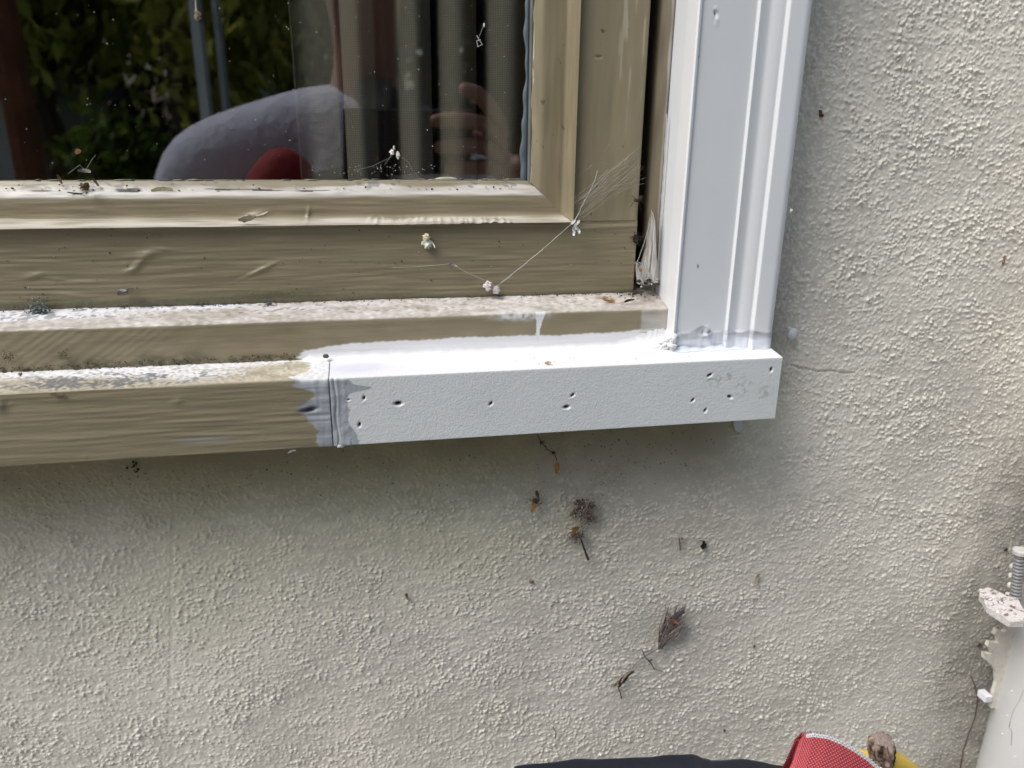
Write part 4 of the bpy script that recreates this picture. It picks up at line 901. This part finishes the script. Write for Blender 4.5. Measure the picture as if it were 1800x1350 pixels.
# knurled knob: cylinder along view-ish axis with splintered grain
NA, NB = 64, 26; rows = []
nk = noise((NB, NA), .9, 1.2, 181); nk2 = noise((NB, NA), 3, .8, 182)
for j in range(NB):
    t_ = j/(NB-1); r = []
    prof_r = .0072*(1-.12*t_)*math.sqrt(max(.02, 1-max(0, (.22-t_)/.22)**2*.75))
    for k in range(NA):
        a = 2*math.pi*k/NA; rr_ = prof_r*(1+.04*math.sin(3*a)+.05*nk[j, k]+.06*nk2[j, k])
        r.append((kp.x+rr_*math.cos(a)*.98+.002*t_, kp.y+rr_*math.sin(a), kp.z+.0055-.017*t_))
    rows.append(r)
ar = np.array(rows); kc_ = mix(np.array((.035, .022, .016))*np.ones(ar.shape), np.array((.34, .25, .19)), np.clip(.45+.45*noise((NB, NA), 3.5, .7, 183), 0, 1))
ko = grid('wooden_knob', ar, M_debris, scr, kc_, flip=True, closed=None)
MB().blob((kp.x, kp.y, kp.z+.0042), (.0058, .0058, .0022), (.26, .21, .18), 9, .12, 16, 8).build('knob_top', M_debris, scr)
yl = painted('yellow_plastic', .45, .05, 60, ((1500, .04),))
YC = (.72, .50, .07)
MB().tube([on(1495, 1330, .115), on(1530, 1338, .118), on(1575, 1340, .118), on(1605, 1362, .112), on(1625, 1400, .11)], [.0045, .0055, .0060, .0062, .006], YC, 16).build('tool_handle', yl, scr, True)

# ------------------------------------------------------------------ room behind the glass and its curtain
rm = MB(); dk = (.055, .052, .048)
rm.box((-1.6, 2.2, -1.2), (1.2, 2.25, 1.4), dk); rm.box((-1.65, .2, -1.2), (-1.6, 2.25, 1.4), dk); rm.box((1.2, .2, -1.2), (1.25, 2.25, 1.4), dk); rm.box((-1.6, .2, 1.4), (1.2, 2.25, 1.45), dk); rm.box((-1.6, .2, -1.25), (1.2, 2.25, -1.2), dk)
tag(rm.build('room_walls', M_grit), kind='structure')
curt = painted('mesh_curtain_cloth', .85, .05, 80, ((800, .02),), spec=.2)
CD = .085
NX = 420; Zc = lin(-.14, .62, .01)
# each hanging panel: bright convex pleat between deep dark folds
pl_edges = [(540, 602, 0), (613, 665, 1), (708, 762, 1), (775, 838, 1), (857, 925, 1), (950, 1010, 1)]
cur = empty('curtain', P(700, 310, -CD)); tag(cur, 'brownish grey pleated mesh curtain hanging behind the right half of the glass', 'curtain')
fb = (.40, .38, .33)
xo = []
prev = None
wires = []
for i, (a, b, k) in enumerate(pl_edges):
    xa, xb = P(a, 300, -CD).x, P(b, 300, -CD).x
    n = 18
    if i == 0:
        wires.append((P(517, 100, -CD).x, .004)); 
        for j in range(n): wires.append((xa+(xb-xa)*(j/(n-1)), .004))
    else:
        for j in range(n):
            t_ = j/(n-1); wires.append((xa+(xb-xa)*t_, -.010*math.sin(math.pi*t_)))
    if i < len(pl_edges)-1:
        xn = P(pl_edges[i+1][0], 300, -CD).x; deep = .012 if i == 0 else .055
        for j in range(1, 8): t_ = j/8; wires.append((xb+(xn-xb)*t_, deep*math.sin(math.pi*t_)))
wa = np.array(wires); NZ = 40; zc = np.linspace(-.30, .62, NZ)
pts = np.zeros((NZ, len(wa), 3)); pts[..., 0] = wa[None, :, 0]; pts[..., 1] = CD+wa[None, :, 1]; pts[..., 2] = zc[:, None]
cm, t = mat_new('mesh_curtain'); N = t.nodes; Lk = t.links.new
out = N.new('ShaderNodeOutputMaterial'); b_ = N.new('ShaderNodeBsdfPrincipled'); b_.inputs['Roughness'].default_value = .85; Lk(b_.outputs[0], out.inputs[0])
uvn = N.new('ShaderNodeTexCoord'); sep = N.new('ShaderNodeSeparateXYZ'); Lk(uvn.outputs['Object'], sep.inputs[0])
def wavy(sock, f):
    m_ = N.new('ShaderNodeMath'); m_.operation = 'MULTIPLY'; m_.inputs[1].default_value = f; Lk(sock, m_.inputs[0]); s_ = N.new('ShaderNodeMath'); s_.operation = 'SINE'; Lk(m_.outputs[0], s_.inputs[0]); return s_
s1 = wavy(sep.outputs[0], 2*math.pi/.0013); s2 = wavy(sep.outputs[2], 2*math.pi/.0013)
ad = N.new('ShaderNodeMath'); ad.operation = 'MAXIMUM'; Lk(s1.outputs[0], ad.inputs[0]); Lk(s2.outputs[0], ad.inputs[1])
cmix = N.new('ShaderNodeMix'); cmix.data_type = 'RGBA'; mrr = N.new('ShaderNodeMapRange'); mrr.inputs[1].default_value = -.2; mrr.inputs[2].default_value = .8; Lk(ad.outputs[0], mrr.inputs[0]); Lk(mrr.outputs[0], cmix.inputs['Factor'])
cmix.inputs['A'].default_value = (.20, .178, .148, 1); cmix.inputs['B'].default_value = (.29, .26, .215, 1); Lk(cmix.outputs['Result'], b_.inputs['Base Color'])
grid('pleated_panel', pts, cm, cur, fb, flip=False)
e0 = P(520, 100, -CD).x, P(537, 300, -CD).x
hem = MB(); hem.box((wa[0, 0]-.0012, CD-.001, -.30), (wa[0, 0]+.0, CD+.008, .62), (.10, .09, .08)); hem.build('side_hem', curt, cur)
MB().tube([Vector((-.80, CD, .60)), Vector((.3, CD, .60))], .01, (.1, .08, .06), 10).build('curtain_rail', M_grit, cur)

# ------------------------------------------------------------------ garden behind the camera (seen only as reflections)
GZ0 = -1.45
gmat = painted('lawn', .9, .5, 3, ((60, 8),))
mesh('ground', [(-60, -80, GZ0), (60, -80, GZ0), (60, 20, GZ0), (-60, 20, GZ0)], [(0, 1, 2, 3)], gmat, None, (.055, .075, .03))
tag(bpy.data.objects['ground'], kind='structure')
pv = MB(); pv.box((-4, -1.6, GZ0+.002), (4, -.001, GZ0+.04), (.34, .33, .31)); tag(pv.build('paving', painted('paving', .8, .2, 8, ((80, 2),))), kind='structure')
leafm = painted('leaves', .6, .5, 2, (), spec=.3)
t = leafm.node_tree; N = t.nodes; Lk = t.links.new; pb = [n for n in N if n.type == 'BSDF_PRINCIPLED'][0]; ou = [n for n in N if n.type == 'OUTPUT_MATERIAL'][0]
tl = N.new('ShaderNodeBsdfTranslucent'); ms = N.new('ShaderNodeMixShader'); ms.inputs[0].default_value = .45; Lk(pb.inputs['Base Color'].links[0].from_socket, tl.inputs[0]); Lk(pb.outputs[0], ms.inputs[1]); Lk(tl.outputs[0], ms.inputs[2]); Lk(ms.outputs[0], ou.inputs[0]); bark = painted('bark', .9, .4, 12, ((60, 6),))
def tree(name, lab, x, y, h, r, cc, n, seed, trunk=.12, base=.25, leaf=.07, droop=.5, trunkcol=(.09, .06, .045)):
    q = random.Random(seed); e = empty(name, (x, y, GZ0)); tag(e, lab, 'tree', 'trees across the garden')
    t_ = MB(); pts_ = [Vector((x+q.uniform(-.1, .1)*i, y, GZ0+h*.9*i/5)) for i in range(6)]; t_.tube(pts_, [trunk*(1-i*.16) for i in range(6)], trunkcol, 10)
    cl = []
    for i in range(16):
        a = q.uniform(0, 6.28); zz_ = GZ0+h*q.uniform(base, .95); rr_ = r*q.uniform(.4, 1)*(1.1-.6*((zz_-GZ0)/h)); ep = Vector((x+rr_*math.cos(a), y+rr_*math.sin(a), zz_+.1)); st0 = Vector((x, y, zz_-h*.1))
        t_.tube([st0, st0.lerp(ep, .6)+Vector((0, 0, .1)), ep], [trunk*.3, trunk*.18, .01], trunkcol, 5); cl += [ep, st0.lerp(ep, .6)]
    t_.build('trunk', bark, e)
    rs = np.random.RandomState(seed); ci = rs.randint(0, len(cl), n); cen = np.array([tuple(c) for c in cl])[ci]
    pos = cen+rs.normal(0, 1, (n, 3))*np.array((r*.17, r*.17, h*.05))
    u = rs.normal(0, 1, (n, 3)); u[:, 2] -= droop*2; u /= np.linalg.norm(u, axis=1)[:, None]; w = np.cross(u, rs.normal(0, 1, (n, 3))); w /= np.linalg.norm(w, axis=1)[:, None]
    sz = leaf*rs.uniform(.6, 1.5, n)[:, None]; V = np.stack([pos-u*sz, pos+w*sz*.45, pos+u*sz, pos-w*sz*.45], 1).reshape(-1, 3)
    c = np.array(cc)[None]*rs.uniform(.5, 1.5, (n, 1)); c = np.repeat(c[:, None], 4, 1).reshape(-1, 3)
    me = bpy.data.meshes.new('crown'); me.vertices.add(n*4); me.vertices.foreach_set('co', V.ravel()); me.loops.add(n*4); me.loops.foreach_set('vertex_index', np.arange(n*4, dtype=np.int32)); me.polygons.add(n); me.polygons.foreach_set('loop_start', np.arange(0, n*4, 4, dtype=np.int32)); me.update(calc_edges=True)
    setcol(me, c); link('crown', me, leafm, e, False)
def mirror(px, py, D): v = P(px, py, -(D+.044)); return Vector((v.x, -D, v.z))
GR = (.38, .42, .09); DG = (.025, .035, .015)
for i, (px, D, h_, r_, c_, n_, lab, base_) in enumerate((
        (140, 4.6, 4.2, .95, GR, 9000, 'yellow green drooping tree nearest the house', .42), (330, 4.2, 4.4, .8, (.42, .42, .09), 7000, 'tall yellow green tree with drooping sprays right of the nearest one', .42),
        (470, 6.0, 4.6, 1.0, (.32, .38, .12), 6000, 'mid green tree beside the pale post', .3), (230, 8.0, 5.5, 2.0, DG, 9000, 'dark dense evergreen tree behind the others', .02), (20, 8.5, 5.0, 1.8, DG, 8000, 'dark evergreen tree on the left behind the white shed', .02),
        (480, 9.0, 5.0, 1.9, DG, 8000, 'dark evergreen tree on the right at the back', .02), (700, 6.5, 5.0, 1.6, DG, 8000, 'dark round tree behind the photographer', .02), (1000, 7.0, 5.2, 1.8, DG, 8000, 'broad dark tree at the right side of the garden', .02))):
    p = mirror(px, 200, D); tree('garden_tree', lab, p.x, p.y, h_, r_, c_, n_, 300+i, base=base_, leaf=.05 if i < 3 else .08)
p = mirror(205, 250, 3.6); q = random.Random(3)
e = empty('garden_shrub', (p.x, p.y, GZ0)); tag(e, 'small green shrub on the lawn between the trees', 'shrub')
o = MB()
for i in range(600):
    c_ = Vector((p.x, p.y, p.z))+Vector((q.gauss(0, .10), q.gauss(0, .12), q.gauss(-.06, .08))); u = Vector((q.gauss(0, 1), q.gauss(0, 1), q.gauss(0, 1))).normalized()*.035; w = u.orthogonal()*.5; g_ = q.uniform(.6, 1.4); o.add([c_-u, c_+w, c_+u, c_-w], [(0, 1, 2, 3)], (.09*g_, .15*g_, .02*g_))
o.build('foliage', leafm, e); MB().tube([Vector((p.x, p.y, GZ0)), Vector((p.x, p.y, p.z-.1))], .03, (.08, .06, .04)).build('stem', bark, e)
a, b = mirror(8, -60, 2.2), mirror(42, 260, 2.2)
post = MB(); post.tube([Vector((mirror(27, 130, 2.2).x, -2.2, GZ0)), Vector((mirror(22, 130, 2.2).x, -2.2, 1.2))], .045, (.16, .06, .03), 8); tag(post.build('wooden_post', bark), 'reddish brown wooden post standing on the lawn', 'post')
p0, p1 = mirror(-60, 190, 5.0), mirror(30, 270, 5.0)
sh = MB(); sh.box((p0.x-1.2, -7, GZ0), (p1.x, -5, p0.z+.1), (.62, .64, .66)); so_ = empty('garden_shed', (p0.x, -6, GZ0)); sh.build('wall', painted('shed_paint', .6, .08, 4, ()), so_); MB().box((p0.x-1.4, -7.2, p0.z+.1), (p1.x+.1, -4.9, p0.z+.2), (.3, .3, .32)).build('roof', M_grit, so_)
tag(so_, 'small pale shed at the edge of the garden', 'shed')
pp_ = mirror(362, 60, 3.2); po = MB(); po.box((pp_.x-.055, -3.3, GZ0), (pp_.x-.02, -3.2, 1.0), (.80, .85, .90)); po.box((pp_.x+.035, -3.3, GZ0), (pp_.x+.055, -3.2, .8), (.5, .54, .55)); tag(po.build('pale_post', painted('post_paint', .5, .1, 5, ())), 'pair of pale blue grey posts standing before the trees', 'post')
pp_ = mirror(470, 130, 5.2); po = MB(); po.box((pp_.x-.05, -5.3, GZ0), (pp_.x+.04, -5.2, .55), (.6, .65, .62)); tag(po.build('pale_post', painted('post_paint2', .5, .1, 5, ())), 'single short pale post at the right of the garden', 'post')

# ------------------------------------------------------------------ the photographer (seen in the glass) and the phone
def skin(name, joints, bones, mat, parent, sub=2, root=0):
    me = bpy.data.meshes.new(name); me.from_pydata([j[0] for j in joints], bones, []); me.update()
    o = bpy.data.objects.new(name, me); C.objects.link(o); me.materials.append(mat)
    sk = o.modifiers.new('skin', 'SKIN'); sk.use_smooth_shade = True
    lay = me.skin_vertices[0]
    for i, j in enumerate(joints):
        r = j[1] if hasattr(j[1], '__len__') else (j[1], j[1]); lay.data[i].radius = r; lay.data[i].use_root = (i == root)
    s = o.modifiers.new('sub', 'SUBSURF'); s.levels = sub; s.render_levels = sub
    if parent: o.parent = parent; o.matrix_parent_inverse = Matrix.Translation(-parent.location)
    return o
chain = lambda n, o=0: [(o+i, o+i+1) for i in range(n-1)]
pm = empty('person', (-.09, -.82, GZ0)); tag(pm, 'person in grey t-shirt and red black vest holding up a phone, mirrored in glass', 'person')
m_skin = flat('skin', (.33, .17, .13), .5, 0, .08, 20); m_shirt = flat('grey_shirt', (.66, .67, .84), .9, 0, .05, 10, (40, 6)); m_tr = flat('dark_trousers', (.03, .035, .05), .9, 0, .1, 10, (30, 5)); m_hair = flat('brown_hair', (.05, .03, .02), .7, 0, .3, 60)
m_red = flat('red_vest', (.30, .02, .025), .8, 0, .2, 8, (30, 5)); m_blk = flat('black_cloth', (.015, .015, .018), .8)
nb_ = (.01, -.81)
J = [((nb_[0], nb_[1], -.56), (.14, .10)), ((nb_[0], nb_[1], -.30), (.13, .095)), ((nb_[0], nb_[1], -.10), (.12, .08)), ((nb_[0], nb_[1], .03), (.05, .05)), ((nb_[0]+.01, nb_[1]+.02, .12), (.046, .052)), ((nb_[0], nb_[1]+.05, .20), (.072, .085)), ((nb_[0], nb_[1]+.045, .28), (.075, .09)), ((nb_[0], nb_[1]+.04, .33), (.045, .05)),
     ((-.235, -.81, -.08), .040), ((-.30, -.80, -.27), .042), ((-.31, -.66, -.47), .028), ((-.30, -.63, -.53), (.022, .036)),
     ((.15, -.80, -.06), .050), ((.25, -.70, -.24), .042), ((.215, -.50, -.085), .027), ((.178, -.462, -.035), (.036, .015)),
     ((-.19, -.81, -.66), .085), ((-.19, -.79, -1.02), .06), ((-.20, -.83, -1.37), .04), ((-.20, -.74, -1.41), .035),
     ((.01, -.81, -.66), .085), ((.01, -.79, -1.02), .06), ((.02, -.83, -1.37), .04), ((.02, -.74, -1.41), .035),
     ((nb_[0], nb_[1]+.15, .225), .008)]
Bn = [(0, 1), (1, 2), (2, 3), (3, 4), (4, 5), (5, 6), (6, 7), (2, 8), (8, 9), (9, 10), (10, 11), (2, 12), (12, 13), (13, 14), (14, 15), (0, 16), (16, 17), (17, 18), (18, 19), (0, 20), (20, 21), (21, 22), (22, 23), (5, 24)]
skin('body', J, Bn, m_skin, pm)
skin('shirt', [((nb_[0], -.81, -.60), (.165, .12)), ((nb_[0], -.81, -.30), (.155, .115)), ((nb_[0], -.81, -.09), (.165, .12)), ((nb_[0]-.04, -.81, .012), (.08, .075)), ((-.240, -.81, -.058), .072), ((-.262, -.805, -.20), .062), ((.15, -.805, -.065), .068), ((.22, -.75, -.16), .062), ((-.125, -.81, -.036), .076)], [(0, 1), (1, 2), (2, 3), (8, 4), (4, 5), (2, 6), (6, 7), (3, 8)], m_shirt, pm)
skin('trousers', [((nb_[0], -.81, -.60), (.16, .115)), ((-.19, -.81, -.72), .10), ((-.19, -.79, -1.02), .075), ((-.20, -.83, -1.36), .06), ((.01, -.81, -.72), .10), ((.01, -.79, -1.02), .075), ((.02, -.83, -1.36), .06)], [(0, 1), (1, 2), (2, 3), (0, 4), (4, 5), (5, 6)], m_tr, pm)
skin('vest', [((-.075, -.65, -.035), .040), ((-.115, -.64, -.085), .046), ((-.14, -.64, -.20), .06), ((-.06, -.69, -.26), .06)], chain(4), m_red, pm)
skin('vest', [((-.040, -.690, .004), .062), ((-.02, -.690, -.10), .078), ((-.02, -.73, -.26), .09), ((.10, -.76, -.01), .06)], [(0, 1), (1, 2), (0, 3)], m_blk, pm)
skin('vest_pocket', [((-.075, -.65, -.075), .026), ((-.095, -.645, -.13), .035), ((-.10, -.65, -.22), .03)], chain(3), m_blk, pm)
MB().blob((nb_[0], -.785, .275), (.088, .102, .095), (.1, .1, .1), 3, .03, 18, 12).build('hair', m_hair, pm, True)
for sx in (-.03, .03): MB().blob((nb_[0]+sx, -.672, .245), (.012, .006, .008), (.1, .1, .1), 3, 0, 10, 8).build('eye', m_blk, pm, True)
MB().blob((nb_[0], -.672, .18), (.022, .006, .005), (.1, .1, .1), 3, 0, 10, 8).build('mouth', m_red, pm, True)
for fx in (((.165, -.458, -.0158), (.150, -.442, .014), (.130, -.435, .034), (.109, -.435, .038)), ((.165, -.455, -.028), (.140, -.437, .002), (.105, -.433, .006), (.076, -.435, .003)), ((.165, -.455, -.040), (.140, -.437, -.022), (.108, -.433, -.022), (.080, -.436, -.024)), ((.165, -.457, -.052), (.142, -.440, -.044), (.115, -.436, -.046), (.092, -.438, -.048)), ((.180, -.475, -.045), (.160, -.485, -.030), (.140, -.478, -.0150), (.122, -.470, -.012))):
    skin('finger', [(p_, r_) for p_, r_ in zip(fx, (.0105, .0098, .009, .0078))], chain(4), m_skin, pm)
for k in range(4):
    x_ = -.315+.013*k; skin('finger', [((x_, -.63+.0*k, -.54), .0095), ((x_, -.615, -.575), .009), ((x_+.002, -.60, -.605), .008)], chain(3), m_skin, pm)
ph = empty('smartphone', camo.matrix_world.translation + Vector((0, -.01, 0))); tag(ph, 'black smartphone held in front of the window, mirrored faintly in the glass', 'phone')
o = MB(); o.box((-.014, -.060, .0045), (.132, .013, .0125)); R3 = camo.matrix_world.to_3x3(); T3 = camo.matrix_world.translation
o.V = [R3 @ v+T3 for v in o.V]; b = o.build('phone_body', flat('black_phone', (.015, .015, .018), .3), ph); bv = b.modifiers.new('bevel', 'BEVEL'); bv.width = .002; bv.segments = 3
